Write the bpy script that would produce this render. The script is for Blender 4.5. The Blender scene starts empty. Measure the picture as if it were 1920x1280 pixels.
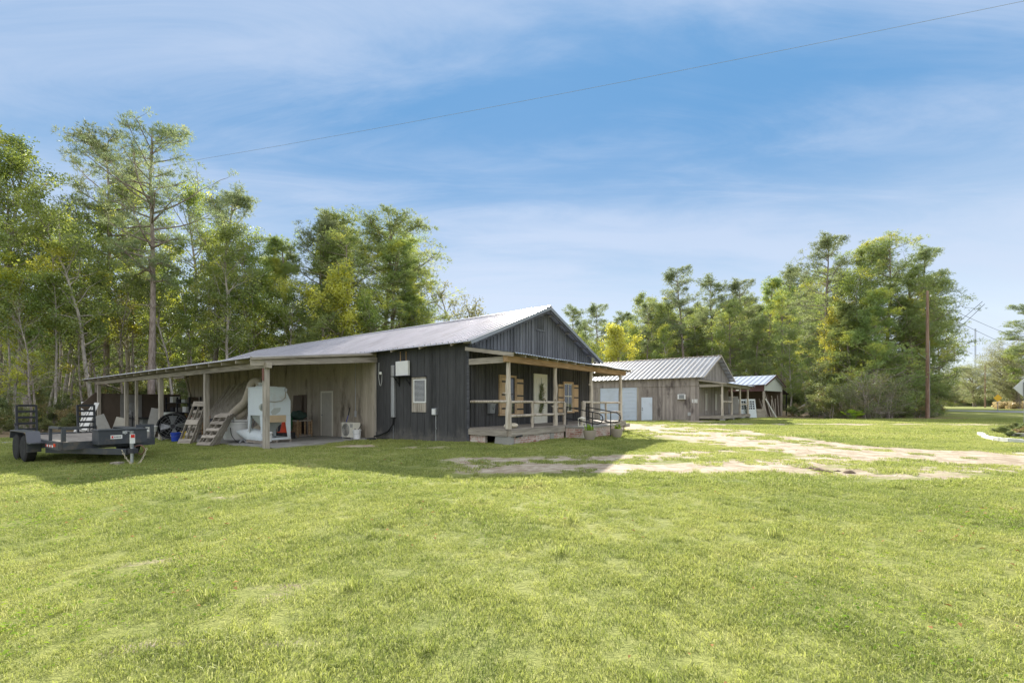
import bpy, math, random
import numpy as np
from mathutils import Vector, Matrix, Euler
C = bpy.context.scene
COL = C.collection
R = math.radians

# ---------------------------------------------------------------- camera
CAMZ = 1.33
F = 853.0
cam_d = bpy.data.cameras.new("camera"); cam = bpy.data.objects.new("camera", cam_d); COL.objects.link(cam)
cam.location = (0, 0, CAMZ); cam.rotation_euler = (R(90), 0, 0)
cam_d.sensor_width = 36; cam_d.lens = 36*F/1920; cam_d.shift_y = 116/1920
cam_d.clip_start = 0.05; cam_d.clip_end = 6000
C.camera = cam
# ---------------------------------------------------------------- exposure
C.view_settings.view_transform = 'Standard'; C.view_settings.look = 'None'
C.view_settings.exposure = 1.25; C.view_settings.gamma = 1.0
C.cycles.max_bounces = 6; C.cycles.transparent_max_bounces = 8
# ---------------------------------------------------------------- sun
SUN_EL, SUN_AZ = R(26.0), R(0.8)          # azimuth measured from +Y towards +X
sd = Vector((math.sin(SUN_AZ)*math.cos(SUN_EL), math.cos(SUN_AZ)*math.cos(SUN_EL), math.sin(SUN_EL)))
sl = bpy.data.lights.new("sun", 'SUN'); sun = bpy.data.objects.new("sun", sl); COL.objects.link(sun)
sun.rotation_euler = (-sd).to_track_quat('-Z', 'Y').to_euler()
sl.energy = 5.0; sl.angle = R(0.5); sl.color = (1.0, 0.93, 0.82)
# ---------------------------------------------------------------- node helper
def N(nt, t, ins=None, **kw):
    n = nt.nodes.new(t)
    for k, v in kw.items(): setattr(n, k, v)
    for k, v in (ins or {}).items():
        s = n.inputs[k]
        if hasattr(v, 'node'): nt.links.new(v, s)
        else: s.default_value = v
    return n
def M_(nt, op, a, b=None, c=None, clamp=False):
    n = nt.nodes.new('ShaderNodeMath'); n.operation = op; n.use_clamp = clamp
    for i, v in enumerate((a, b, c)):
        if v is None: continue
        if hasattr(v, 'node'): nt.links.new(v, n.inputs[i])
        else: n.inputs[i].default_value = v
    return n.outputs[0]
def MIX(nt, f, a, b, bt='MIX'):
    n = nt.nodes.new('ShaderNodeMix'); n.data_type = 'RGBA'; n.blend_type = bt
    for i, v in ((0, f), (6, a), (7, b)):
        if hasattr(v, 'node'): nt.links.new(v, n.inputs[i])
        else: n.inputs[i].default_value = (tuple(v)+(1,))[:4] if i else v
    return n.outputs[2]
def SS(nt, v, a, b):
    n = nt.nodes.new('ShaderNodeMapRange'); n.interpolation_type = 'SMOOTHSTEP'
    nt.links.new(v, n.inputs[0]); n.inputs[1].default_value = a; n.inputs[2].default_value = b
    return n.outputs[0]
def NOISE(nt, vec, scale, detail=4, rough=.55, dist=0.0):
    n = N(nt, 'ShaderNodeTexNoise', {'Scale': scale, 'Detail': detail, 'Roughness': rough, 'Distortion': dist})
    nt.links.new(vec, n.inputs['Vector'])
    return n.outputs['Fac']
# ---------------------------------------------------------------- world
w = bpy.data.worlds.new("World"); C.world = w; w.use_nodes = True
nt = w.node_tree; nt.nodes.clear()
out = N(nt, 'ShaderNodeOutputWorld')
sky = N(nt, 'ShaderNodeTexSky', sky_type='NISHITA', sun_disc=False, sun_elevation=SUN_EL, sun_rotation=SUN_AZ,
        air_density=1.0, dust_density=0.3, ozone_density=2.5)
tc = N(nt, 'ShaderNodeTexCoord')
sx = N(nt, 'ShaderNodeSeparateXYZ', {0: tc.outputs['Generated']})
X_, Y_, Z_ = sx.outputs
zc = M_(nt, 'MAXIMUM', Z_, 0.0)
# clear blue air: pale and slightly warm near the horizon, saturated above
g1 = SS(nt, zc, 0.04, 0.52)
g1 = M_(nt, 'POWER', g1, 0.75)
blue = MIX(nt, g1, (0.74, 0.82, 0.90), (0.13, 0.315, 0.585))
# thin streaked cirrus on a high flat layer
den = M_(nt, 'ADD', zc, 0.16)
px = M_(nt, 'DIVIDE', X_, den); py = M_(nt, 'DIVIDE', Y_, den)
cv = N(nt, 'ShaderNodeCombineXYZ', {0: px, 1: py, 2: 0.0})
mp = N(nt, 'ShaderNodeMapping', {'Vector': cv.outputs[0], 'Rotation': (0, 0, R(-38)), 'Scale': (0.42, 1.15, 1), 'Location': (3.1, 1.4, 0)})
c1 = NOISE(nt, mp.outputs[0], 1.0, 7, .52, .45)
mp2 = N(nt, 'ShaderNodeMapping', {'Vector': cv.outputs[0], 'Rotation': (0, 0, R(-30)), 'Scale': (0.6, 1.9, 1), 'Location': (7.7, 5.2, 0)})
c2 = NOISE(nt, mp2.outputs[0], 2.0, 10, .66, .9)
cl = M_(nt, 'ADD', M_(nt, 'MULTIPLY', c1, 0.70), M_(nt, 'MULTIPLY', c2, 0.30))
cm = SS(nt, cl, 0.36, 0.62)
cm = M_(nt, 'MULTIPLY', cm, 0.66)
air = MIX(nt, cm, blue, (0.56, 0.635, 0.78))
skyc = MIX(nt, 1.0, sky.outputs[0], (0.045, 0.045, 0.045), 'MULTIPLY')
skyc = MIX(nt, 1.0, skyc, (0.9, 0.9, 0.9), 'DARKEN')
vis = MIX(nt, 0.88, skyc, air)
# added fill light: unseen bright sky overhead and behind the viewpoint, lifting the shade
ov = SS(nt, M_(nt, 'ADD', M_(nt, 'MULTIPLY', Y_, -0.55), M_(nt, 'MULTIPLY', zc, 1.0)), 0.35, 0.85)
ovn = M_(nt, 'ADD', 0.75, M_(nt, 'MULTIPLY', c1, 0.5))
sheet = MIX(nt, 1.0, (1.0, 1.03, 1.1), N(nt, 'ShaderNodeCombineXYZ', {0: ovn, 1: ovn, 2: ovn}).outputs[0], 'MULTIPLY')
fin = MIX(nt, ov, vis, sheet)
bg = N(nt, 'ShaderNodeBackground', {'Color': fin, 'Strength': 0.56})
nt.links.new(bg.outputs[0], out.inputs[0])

# ---------------------------------------------------------------- object helpers
def tag(o, label=None, cat=None, group=None, kind=None):
    if label: o['label'] = label
    if cat: o['category'] = cat
    if group: o['group'] = group
    if kind: o['kind'] = kind
    return o
def empty(name, loc=(0, 0, 0), rz=0.0, label=None, cat=None, group=None):
    o = bpy.data.objects.new(name, None); COL.objects.link(o)
    o.location = loc; o.rotation_euler = (0, 0, rz); o.empty_display_size = .2
    return tag(o, label, cat, group)
def kids(o): return [x for x in bpy.data.objects if x.parent == o]
def copy_tree(o, parent=None):
    c = o.copy(); COL.objects.link(c); c.parent = parent
    for ch in kids(o): copy_tree(ch, c)
    return c
class MB:
    def __init__(s): s.v = []; s.f = []
    def add(s, vs, fs):
        b = len(s.v); s.v += [tuple(v) for v in vs]; s.f += [tuple(i+b for i in f) for f in fs]; return s
    def box(s, x0, x1, y0, y1, z0, z1, m=None):
        vs = [(x0,y0,z0),(x1,y0,z0),(x1,y1,z0),(x0,y1,z0),(x0,y0,z1),(x1,y0,z1),(x1,y1,z1),(x0,y1,z1)]
        if m is not None: vs = [m @ Vector(v) for v in vs]
        return s.add(vs, [(0,3,2,1),(4,5,6,7),(0,1,5,4),(1,2,6,5),(2,3,7,6),(3,0,4,7)])
    def bar(s, a, b, w=.05, h=.05, up=(0,0,1)):
        a = Vector(a); b = Vector(b); d = (b-a); L = d.length; d.normalize()
        u = Vector(up)
        if abs(d.dot(u)) > .98: u = Vector((1,0,0))
        sd_ = d.cross(u).normalized(); u = sd_.cross(d).normalized()
        vs = []
        for p in (a, b):
            for (i, j) in ((-1,-1),(1,-1),(1,1),(-1,1)): vs.append(p+sd_*(i*w/2)+u*(j*h/2))
        return s.add(vs, [(0,1,2,3)[::-1],(4,5,6,7),(0,1,5,4),(1,2,6,5),(2,3,7,6),(3,0,4,7)])
    def prism(s, poly, axis, a, b):
        n = len(poly); vs = []
        for q in (a, b):
            for (u, v) in poly:
                vs.append((q,u,v) if axis == 'x' else (u,q,v) if axis == 'y' else (u,v,q))
        return s.add(vs, [tuple(range(n))[::-1], tuple(range(n, 2*n))]+[(i,(i+1)%n,n+(i+1)%n,n+i) for i in range(n)])
    def tube(s, pts, rad, n=8, cap=True):
        pts = [Vector(p) for p in pts]
        if not hasattr(rad, '__len__'): rad = [rad]*len(pts)
        vs = []; prev = None
        for i, p in enumerate(pts):
            d = (pts[min(i+1, len(pts)-1)]-pts[max(i-1, 0)]).normalized()
            if prev is None:
                u = d.cross(Vector((0,0,1)) if abs(d.z) < .9 else Vector((1,0,0))).normalized()
            else: u = (prev - d*prev.dot(d)).normalized()
            prev = u; v = d.cross(u)
            for k in range(n):
                a = 2*math.pi*k/n; vs.append(p+(u*math.cos(a)+v*math.sin(a))*rad[i])
        fs = [(i*n+k, i*n+(k+1)%n, (i+1)*n+(k+1)%n, (i+1)*n+k) for i in range(len(pts)-1) for k in range(n)]
        if cap: fs += [tuple(range(n))[::-1], tuple((len(pts)-1)*n+k for k in range(n))]
        return s.add(vs, fs)
    def lathe(s, prof, n=20, c=(0,0,0), m=None):
        vs = []
        for r, z in prof:
            for k in range(n):
                a = 2*math.pi*k/n; v = Vector((c[0]+r*math.cos(a), c[1]+r*math.sin(a), c[2]+z))
                vs.append(m @ v if m is not None else v)
        fs = [(i*n+k, i*n+(k+1)%n, (i+1)*n+(k+1)%n, (i+1)*n+k) for i in range(len(prof)-1) for k in range(n)]
        if prof[0][0] > 0: fs.append(tuple(range(n))[::-1])
        if prof[-1][0] > 0: fs.append(tuple((len(prof)-1)*n+k for k in range(n)))
        return s.add(vs, fs)
    def build(s, name, mat, parent=None, smooth=False, loc=(0,0,0), bevel=0):
        me = bpy.data.meshes.new(name); me.from_pydata(s.v, [], s.f); me.validate(); me.update()
        if mat: me.materials.append(mat)
        if smooth:
            me.polygons.foreach_set('use_smooth', [True]*len(me.polygons))
            me.set_sharp_from_angle(angle=R(50))
        o = bpy.data.objects.new(name, me); COL.objects.link(o); o.location = loc
        if parent: o.parent = parent
        if bevel:
            b = o.modifiers.new('b', 'BEVEL'); b.width = bevel; b.segments = 2; b.limit_method = 'ANGLE'
        return o
def np_mesh(name, V, Fq, mat, k=4):
    me = bpy.data.meshes.new(name)
    V = np.asarray(V, np.float32); Fq = np.asarray(Fq, np.int32)
    me.vertices.add(len(V)); me.vertices.foreach_set('co', V.ravel())
    me.loops.add(Fq.size); me.loops.foreach_set('vertex_index', Fq.ravel())
    me.polygons.add(len(Fq)); me.polygons.foreach_set('loop_start', np.arange(0, Fq.size, k, dtype=np.int32))
    me.polygons.foreach_set('loop_total', np.full(len(Fq), k, np.int32))
    me.update(); me.validate()
    if mat: me.materials.append(mat)
    return me

# ---------------------------------------------------------------- materials
def mat(name):
    m = bpy.data.materials.new(name); m.use_nodes = True; t = m.node_tree; t.nodes.clear()
    o = N(t, 'ShaderNodeOutputMaterial'); return m, t, o
def princ(t, o, col, rough=.7, metal=0.0, bump=None, bstr=.3, bdist=.01, spec=.4):
    p = N(t, 'ShaderNodeBsdfPrincipled', {'Metallic': metal, 'Specular IOR Level': spec})
    for k, v in (('Base Color', col), ('Roughness', rough)):
        if hasattr(v, 'node'): t.links.new(v, p.inputs[k])
        else: p.inputs[k].default_value = (tuple(v)+(1,))[:4] if k == 'Base Color' else v
    if bump is not None:
        b = N(t, 'ShaderNodeBump', {'Strength': bstr, 'Distance': bdist}); t.links.new(bump, b.inputs['Height'])
        t.links.new(b.outputs[0], p.inputs['Normal'])
    t.links.new(p.outputs[0], o.inputs[0]); return p
def obvec(t, scale=(1,1,1)):
    c = N(t, 'ShaderNodeTexCoord')
    return N(t, 'ShaderNodeMapping', {'Vector': c.outputs['Object'], 'Scale': scale}).outputs[0]
def m_plain(name, col, rough=.6, metal=0.0, var=.25, scale=6, spec=.4, dirt=None):
    m, t, o = mat(name)
    v = obvec(t); n = NOISE(t, v, scale, 6, .6)
    dk = tuple(c*(1-var) for c in col[:3]); lt = tuple(min(1, c*(1+var*.6)) for c in col[:3])
    c = MIX(t, n, dk, lt)
    if dirt: c = MIX(t, SS(t, NOISE(t, v, scale*.5, 5, .65), .5, .72), c, dirt)
    princ(t, o, c, rough, metal, n, .15, .01, spec); return m
def m_wood(name, c1, c2, axis='z', board=0.0, baxis='x', rough=.85, dark=None, var=.5, splash=None):
    """weathered wood: grain stretched along axis, optional per-board tone"""
    m, t, o = mat(name)
    s = {'x': (1.2, 16, 16), 'y': (16, 1.2, 16), 'z': (16, 16, 1.2)}[axis]
    v = obvec(t, s); n = NOISE(t, v, 1.3, 7, .62, .3)
    v2 = obvec(t, {'x': (.3, 2.2, 2.2), 'y': (2.2, .3, 2.2), 'z': (2.2, 2.2, .3)}[axis]); n2 = NOISE(t, v2, 1.0, 5, .6, .4)
    f = M_(t, 'ADD', M_(t, 'MULTIPLY', n, .55), M_(t, 'MULTIPLY', n2, .45))
    f = SS(t, f, .33, .66)
    if board:
        ov_ = N(t, 'ShaderNodeSeparateXYZ', {0: obvec(t)}).outputs['xyz'.index(baxis)]
        b = M_(t, 'FLOOR', M_(t, 'DIVIDE', ov_, board))
        wn = N(t, 'ShaderNodeTexWhiteNoise', noise_dimensions='1D'); t.links.new(b, wn.inputs['W'])
        f = M_(t, 'ADD', M_(t, 'MULTIPLY', f, 1-var), M_(t, 'MULTIPLY', wn.outputs['Value'], var))
    c = MIX(t, f, c1, c2)
    if dark:
        c = MIX(t, SS(t, NOISE(t, obvec(t, (1.1, 1.1, .35)), 1.4, 6, .65), .52, .7), c, dark)
    if splash:
        zz = N(t, 'ShaderNodeSeparateXYZ', {0: obvec(t)}).outputs[2]
        nn = NOISE(t, obvec(t, (1, 1, .6)), 3.2, 6, .7)
        k = SS(t, M_(t, 'SUBTRACT', M_(t, 'MULTIPLY', nn, 1.1), M_(t, 'MULTIPLY', zz, .75)), .22, .75)
        c = MIX(t, M_(t, 'MULTIPLY', k, .6), c, splash)
    princ(t, o, c, rough, 0, n, .5, .012, .25); return m
def m_metalroof(name, col, streak=(.25,.2,.17), metal=.55, rough=.38, amt=.35, axis='x'):
    m, t, o = mat(name)
    v = obvec(t, (.5, 5, .5) if axis == 'x' else (5, .5, .5)); n = NOISE(t, v, 1.2, 6, .6, .2)
    n2 = NOISE(t, obvec(t), .6, 5, .6)
    c = MIX(t, M_(t, 'MULTIPLY', SS(t, n, .45, .75), amt), col, streak)
    c = MIX(t, M_(t, 'MULTIPLY', SS(t, n2, .4, .7), .25), c, tuple(x*.6 for x in col))
    r = M_(t, 'ADD', rough-.06, M_(t, 'MULTIPLY', n, .2))
    princ(t, o, c, r, metal, n2, .12, .02, .5); return m
def m_brick(name):
    m, t, o = mat(name)
    c = N(t, 'ShaderNodeTexCoord'); s = N(t, 'ShaderNodeSeparateXYZ', {0: c.outputs['Object']}).outputs
    v = N(t, 'ShaderNodeCombineXYZ', {0: M_(t, 'ADD', s[0], s[1]), 1: s[2], 2: 0.0}).outputs[0]
    b = N(t, 'ShaderNodeTexBrick', {'Vector': v, 'Scale': 1.0, 'Mortar Size': .008, 'Brick Width': .21, 'Row Height': .073, 'Bias': 0.0,
        'Color1': (.30,.12,.085,1), 'Color2': (.50,.30,.24,1), 'Mortar': (.52,.49,.44,1)})
    n = NOISE(t, c.outputs['Object'], 2.6, 6, .65)
    n2 = NOISE(t, c.outputs['Object'], 14, 5, .7)
    wh = M_(t, 'MULTIPLY', SS(t, M_(t, 'ADD', M_(t, 'MULTIPLY', n, .6), M_(t, 'MULTIPLY', n2, .4)), .42, .58), .85)
    col = MIX(t, wh, b.outputs[0], (.60,.56,.50))
    princ(t, o, col, .9, 0, M_(t, 'ADD', M_(t, 'MULTIPLY', b.outputs['Fac'], -.6), n2), .5, .012); return m
def m_leaf(name, a, b, c=None, trans=.45, scale=.55, cfrac=.62, gloss=.05):
    """foliage: tone varies leaf by leaf, clump by clump and tree by tree"""
    m, t, o = mat(name)
    g = N(t, 'ShaderNodeNewGeometry'); oi = N(t, 'ShaderNodeObjectInfo')
    n = NOISE(t, g.outputs['Position'], scale, 4, .6)
    f = M_(t, 'ADD', M_(t, 'MULTIPLY', g.outputs['Random Per Island'], .45), M_(t, 'MULTIPLY', SS(t, n, .3, .7), .55))
    col = MIX(t, f, a, b)
    if c:
        n3 = NOISE(t, g.outputs['Position'], scale*.7, 3, .6)
        n3 = M_(t, 'ADD', n3, M_(t, 'MULTIPLY', oi.outputs['Random'], .12))
        col = MIX(t, M_(t, 'MULTIPLY', SS(t, n3, cfrac, cfrac+.1), .8), col, c)
    hs = N(t, 'ShaderNodeHueSaturation', {'Color': col, 'Hue': M_(t, 'ADD', .49, M_(t, 'MULTIPLY', oi.outputs['Random'], .02)),
        'Value': M_(t, 'ADD', .98, M_(t, 'MULTIPLY', oi.outputs['Random'], .34))})
    d = N(t, 'ShaderNodeBsdfDiffuse', {'Color': hs.outputs[0]})
    tl = N(t, 'ShaderNodeHueSaturation', {'Color': hs.outputs[0], 'Hue': .485, 'Saturation': 1.1, 'Value': 1.25})
    tr = N(t, 'ShaderNodeBsdfTranslucent', {'Color': tl.outputs[0]})
    gl = N(t, 'ShaderNodeBsdfGlossy', {'Color': (.9,.95,1,1), 'Roughness': .45})
    s1 = N(t, 'ShaderNodeMixShader', {0: trans}); t.links.new(d.outputs[0], s1.inputs[1]); t.links.new(tr.outputs[0], s1.inputs[2])
    s2 = N(t, 'ShaderNodeMixShader', {0: gloss}); t.links.new(s1.outputs[0], s2.inputs[1]); t.links.new(gl.outputs[0], s2.inputs[2])
    t.links.new(s2.outputs[0], o.inputs[0]); return m
def m_bark(name, a, b):
    m, t, o = mat(name)
    n = NOISE(t, obvec(t, (3.5, 3.5, .9)), 2.2, 7, .7, .4)
    n2 = NOISE(t, obvec(t), .5, 3, .6)
    c = MIX(t, SS(t, M_(t, 'ADD', M_(t, 'MULTIPLY', n, .7), M_(t, 'MULTIPLY', n2, .3)), .35, .65), a, b)
    princ(t, o, c, .95, 0, n, .8, .05, .1); return m

MT = {}
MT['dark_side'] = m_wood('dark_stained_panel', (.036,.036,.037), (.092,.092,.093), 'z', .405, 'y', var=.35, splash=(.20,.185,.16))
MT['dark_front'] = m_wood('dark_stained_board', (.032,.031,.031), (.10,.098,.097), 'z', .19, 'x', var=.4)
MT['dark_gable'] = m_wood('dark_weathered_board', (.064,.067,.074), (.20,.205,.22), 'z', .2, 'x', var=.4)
MT['dark_x'] = m_wood('dark_trim_x', (.04,.042,.048), (.12,.12,.13), 'y')
MT['tan_side'] = m_wood('bare_panel', (.31,.27,.21), (.52,.46,.37), 'z', .305, 'y', var=.35, dark=(.17,.145,.115))
MT['grey_z'] = m_wood('weathered_wood', (.22,.195,.16), (.50,.45,.38), 'z')
MT['log'] = m_wood('peeled_log', (.22,.17,.12), (.62,.56,.47), 'z')
MT['grey_x'] = m_wood('weathered_beam_x', (.20,.175,.145), (.46,.41,.34), 'x')
MT['grey_y'] = m_wood('weathered_beam_y', (.20,.175,.145), (.46,.41,.34), 'y')
MT['brown_x'] = m_wood('sawn_beam_x', (.20,.12,.06), (.50,.34,.19), 'x')
MT['new_z'] = m_wood('raw_pine', (.46,.31,.17), (.68,.50,.31), 'z', .11, 'x', var=.3)
MT['new_x'] = m_wood('raw_pine_x', (.40,.27,.15), (.62,.45,.28), 'x')
MT['deck'] = m_wood('deck_board', (.16,.14,.12), (.36,.32,.27), 'x')
MT['barn_y'] = m_wood('barn_board_side', (.17,.145,.13), (.45,.40,.355), 'z', .16, 'y', var=.5, dark=(.12,.10,.092))
MT['barn_x'] = m_wood('barn_board_front', (.16,.14,.12), (.42,.375,.32), 'z', .16, 'x', var=.45)
MT['roof'] = m_metalroof('galvanised_roof', (.55,.54,.57), (.26,.22,.20), rough=.34)
MT['roof2'] = m_metalroof('bright_roof', (.52,.505,.48), (.33,.27,.21), amt=.5, metal=.4)
MT['roof3'] = m_metalroof('blue_white_roof', (.55,.60,.68), (.35,.33,.33), amt=.3, metal=.4)
MT['tin'] = m_metalroof('corrugated_tin', (.62,.68,.78), (.34,.28,.24), metal=.55, rough=.4, amt=.35, axis='y')
MT['brick'] = m_brick('whitewashed_brick')
MT['concrete'] = m_plain('concrete', (.34,.33,.30), .9, 0, .35, 3, .2, (.18,.17,.15))
MT['white'] = m_plain('white_paint', (.78,.78,.75), .5, 0, .12, 4)
MT['cool'] = m_plain('cool_white_paint', (.66,.73,.82), .5, 0, .1, 2, .4, (.55,.60,.66))
MT['cream'] = m_plain('cream_paint', (.74,.71,.60), .5, 0, .08, 4)
MT['cab'] = m_plain('pale_blue_enamel', (.64,.70,.71), .5, 0, .12, 3, .4, (.52,.53,.50))
MT['cab2'] = m_plain('dusty_enamel', (.46,.49,.45), .6, 0, .2, 3, .4, (.34,.33,.28))
MT['duct'] = m_plain('tan_duct', (.42,.37,.29), .8, 0, .25, 5)
MT['black'] = m_plain('black_paint', (.022,.023,.026), .45, .1, .3, 5)
MT['blackish'] = m_plain('grimy_black', (.045,.045,.05), .7, 0, .4, 5, .3, (.10,.09,.08))
MT['greysteel'] = m_plain('grey_steel', (.30,.31,.32), .45, .6, .2, 6)
MT['galv'] = m_plain('galvanised_steel', (.55,.56,.57), .4, .7, .15, 8)
MT['trailer'] = m_plain('trailer_grey', (.060,.066,.078), .45, .2, .3, 5, .5, (.13,.11,.09))
MT['tyre'] = m_plain('tyre', (.028,.027,.026), .85, 0, .3, 12, .3, (.06,.055,.05))
MT['fender'] = m_plain('fender', (.10,.105,.12), .35, .3, .15, 5)
MT['red'] = m_plain('red_reflector', (.60,.03,.02), .3)
MT['orange'] = m_plain('orange_plastic', (.85,.09,.03), .5, 0, .1)
MT['blueb'] = m_plain('blue_plastic', (.02,.06,.42), .45, 0, .15)
MT['yellowb'] = m_plain('yellow_plastic', (.62,.45,.04), .5, 0, .15)
MT['ochre'] = m_plain('yellow_sign', (.70,.42,.02), .5, 0, .1)
MT['rope'] = m_plain('green_cloth', (.05,.20,.08), .8, 0, .4, 12)
MT['teal'] = m_plain('dark_net', (.05,.09,.07), .9, 0, .4, 12)
MT['brownp'] = m_plain('brown_panel', (.13,.10,.075), .8, 0, .3, 4)
MT['greyp'] = m_plain('grey_panel', (.30,.29,.27), .8, 0, .3, 4)
MT['ply'] = m_plain('plywood', (.55,.42,.26), .8, 0, .25, 5)
MT['beige'] = m_plain('beige_metal', (.50,.47,.40), .6, 0, .2, 4)
MT['taupe'] = m_plain('taupe_planter', (.36,.31,.25), .7, 0, .12, 5)
MT['sack'] = m_plain('sack', (.62,.55,.42), .9, 0, .25, 9)
MT['strap'] = m_plain('faded_strap', (.22,.10,.08), .7)
MT['maroon'] = m_plain('maroon_tin', (.11,.055,.055), .6, .2, .3, 3, .4, (.16,.10,.09))
MT['siding'] = m_plain('pale_siding', (.62,.66,.58), .6, 0, .12, 3)
MT['pole'] = m_wood('utility_pole', (.15,.085,.055), (.36,.25,.19), 'z')
MT['blind'] = m_plain('blind', (.70,.70,.68), .5, 0, .05)
MT['steel_sheet'] = m_plain('sheet_steel', (.42,.43,.46), .4, .5, .15, 4)
def m_glass(name, col=(.02,.024,.028)):
    m, t, o = mat(name); princ(t, o, col, .06, 0, NOISE(t, obvec(t), 1.3, 2), .05, .02, .9); return m
MT['glass'] = m_glass('window_glass')
# ---------------------------------------------------------------- terrain
def sst(x, a, b):
    t = np.clip((np.asarray(x, float)-a)/(b-a), 0, 1); return t*t*(3-2*t)
def gz(x, y):
    x = np.asarray(x, float); y = np.asarray(y, float)
    z = -.60*(1-np.exp(np.minimum(0, (x+1.48))*.045/.60*.85))
    z = z - .10*sst(-y, -8, -3)
    z = z - .22*sst(y, 30, 42)*(1-sst(x, 8, 16))
    z = z + .30*sst(y, 45, 62)*sst(x, 30, 50)
    near = sst(-y, -60, -35)
    z = z + near*(.02*np.sin(x*1.3+y*.7)*np.sin(y*.9-x*.4) + .012*np.sin(x*3.1+1)*np.sin(y*2.7))
    return z
def G(x, y): return float(gz(x, y))
def PX(px, py, Y): return Vector(((px-960)/F*Y, Y, CAMZ-(py-756)/F*Y))
def GP(px, py):
    Y = 1.35*F/(py-756)
    for _ in range(4): Y = (CAMZ-G((px-960)/F*Y, Y))*F/(py-756)
    return ((px-960)/F*Y, Y)
# worn ground: strokes (x, y, half width, strength) taken along wheel tracks and bare patches
STROKES = []
def stroke(pts, wd, st=1.0): STROKES.append(([Vector((p[0], p[1])) for p in pts], wd, st))
stroke([(5, 29), (9, 28.5), (16, 29), (24, 28.6), (33, 28), (60, 27)], .95, .9)
stroke([(6, 29), (7.5, 25), (8.3, 20), (8.0, 17), (8.2, 14), (9.0, 11.9), (12, 10.4), (18, 9.8), (30, 9.4)], 1.5, .9)
stroke([(5.5, 27), (6.5, 22), (7, 18), (7.5, 14)], 1.5, .6)
stroke([(9, 16), (10, 13), (14, 11.5), (26, 11)], 1.0, .6)
stroke([(8.8, 27), (11, 22), (10.6, 18), (10.4, 14.5), (12, 12), (20, 11.2)], .7, .8)
stroke([(-.6, 9.4), (1.5, 9.4), (3.4, 9.4), (5.5, 9.9), (8.5, 11.2)], .8, .75)
stroke([(-1, 10.6), (1.2, 10.8), (3.6, 11.4), (6, 12.5)], .8, .6)
stroke([(4, 9.1), (7, 9.0), (12, 9.3)], .6, .55)
stroke([(-5.6, 15.6), (-4.8, 15.3)], .55, .6); stroke([(-3.3, 14.3), (-2.2, 13.9)], .45, .5)
stroke([(13.5, 34), (6, 36.5), (3, 38)], 1.8, .8)
stroke([(-7.0, 5.6), (-6.3, 5.5)], .3, .36); stroke([(-1.9, 3.5), (-1.6, 3.45)], .24, .38); stroke([(-1.35, 2.62), (-1.2, 2.6)], .15, .45)
stroke([(-3.6, 4.2), (-3.3, 4.15)], .22, .36); stroke([(-4.6, 7.2), (-4.0, 7.1)], .3, .34); stroke([(4.6, 9.0), (6.3, 8.5), (8, 8.3)], .4, .6)
stroke([(-2.3, 2.8), (-2.1, 2.75)], .13, .5); stroke([(1.9, 6.9), (2.4, 6.8)], .25, .3); stroke([(10.5, 8.1), (12, 8.0)], .35, .5)
def dirt(x, y):
    x = np.asarray(x, float); y = np.asarray(y, float); r = np.zeros(np.broadcast(x, y).shape)
    for pts, wd, st in STROKES:
        best = np.full(r.shape, 1e9)
        for a, b in zip(pts[:-1], pts[1:]):
            dx, dy = b.x-a.x, b.y-a.y; L = dx*dx+dy*dy
            t = np.clip(((x-a.x)*dx+(y-a.y)*dy)/L, 0, 1)
            best = np.minimum(best, np.hypot(x-a.x-t*dx, y-a.y-t*dy))
        r = np.maximum(r, st*(1-sst(best, wd*.25, wd*1.7)))
    return r
def litter(x, y):  # leaf litter below the woods
    x = np.asarray(x, float); y = np.asarray(y, float)
    a = sst(-.62*x+.79*y, 33, 38)*(1-sst(x, 2, 8))*sst(-x, -4, 6)
    b = sst(y, 38, 41)*sst(x, 24, 27)*(1-sst(x, 38, 44))
    return np.maximum(a, b)
def graded(a, b, fine, lo, hi, far):
    c = list(np.arange(lo, hi+1e-6, fine)); s = fine; v = lo
    while v > a: s *= 1.08; v -= s; c.insert(0, v)
    s = fine; v = hi
    while v < b: s *= 1.08; v += s; c.append(v)
    return np.array(c)
xs = graded(-3000, 3000, .3, -26, 40, 0); ys = graded(-400, 4000, .3, 0, 48, 0)
GX, GY = np.meshgrid(xs, ys); nxg, nyg = len(xs), len(ys)
V = np.stack([GX.ravel(), GY.ravel(), gz(GX, GY).ravel()], 1)
ii = np.arange(nyg-1)[:, None]*nxg+np.arange(nxg-1)[None, :]
Fq = np.stack([ii, ii+1, ii+1+nxg, ii+nxg], -1).reshape(-1, 4)
m, t, o = mat('lawn_ground')
g = N(t, 'ShaderNodeNewGeometry'); P = g.outputs['Position']
at = N(t, 'ShaderNodeAttribute', attribute_name='worn').outputs['Fac']
al = N(t, 'ShaderNodeAttribute', attribute_name='litter').outputs['Fac']
def lawn_colour(t, P, rnd=None):
    n1 = NOISE(t, P, .22, 4, .6); n2 = NOISE(t, P, 1.1, 5, .65); n3 = NOISE(t, P, 9, 4, .7)
    f = M_(t, 'ADD', M_(t, 'MULTIPLY', n1, .4), M_(t, 'ADD', M_(t, 'MULTIPLY', n2, .35), M_(t, 'MULTIPLY', n3, .25)))
    c = MIX(t, SS(t, f, .36, .62), (.235, .297, .060), (.485, .518, .135))
    dry = SS(t, M_(t, 'ADD', M_(t, 'MULTIPLY', n2, .55), M_(t, 'MULTIPLY', n1, .45)), .53, .68)
    return MIX(t, M_(t, 'MULTIPLY', dry, .6), c, (.46, .41, .21)), n3
lc, n3 = lawn_colour(t, P)
lc = MIX(t, .55, lc, (.10, .10, .05))
nd = NOISE(t, P, 2.4, 7, .7); nf = NOISE(t, P, 22, 4, .7)
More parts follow.
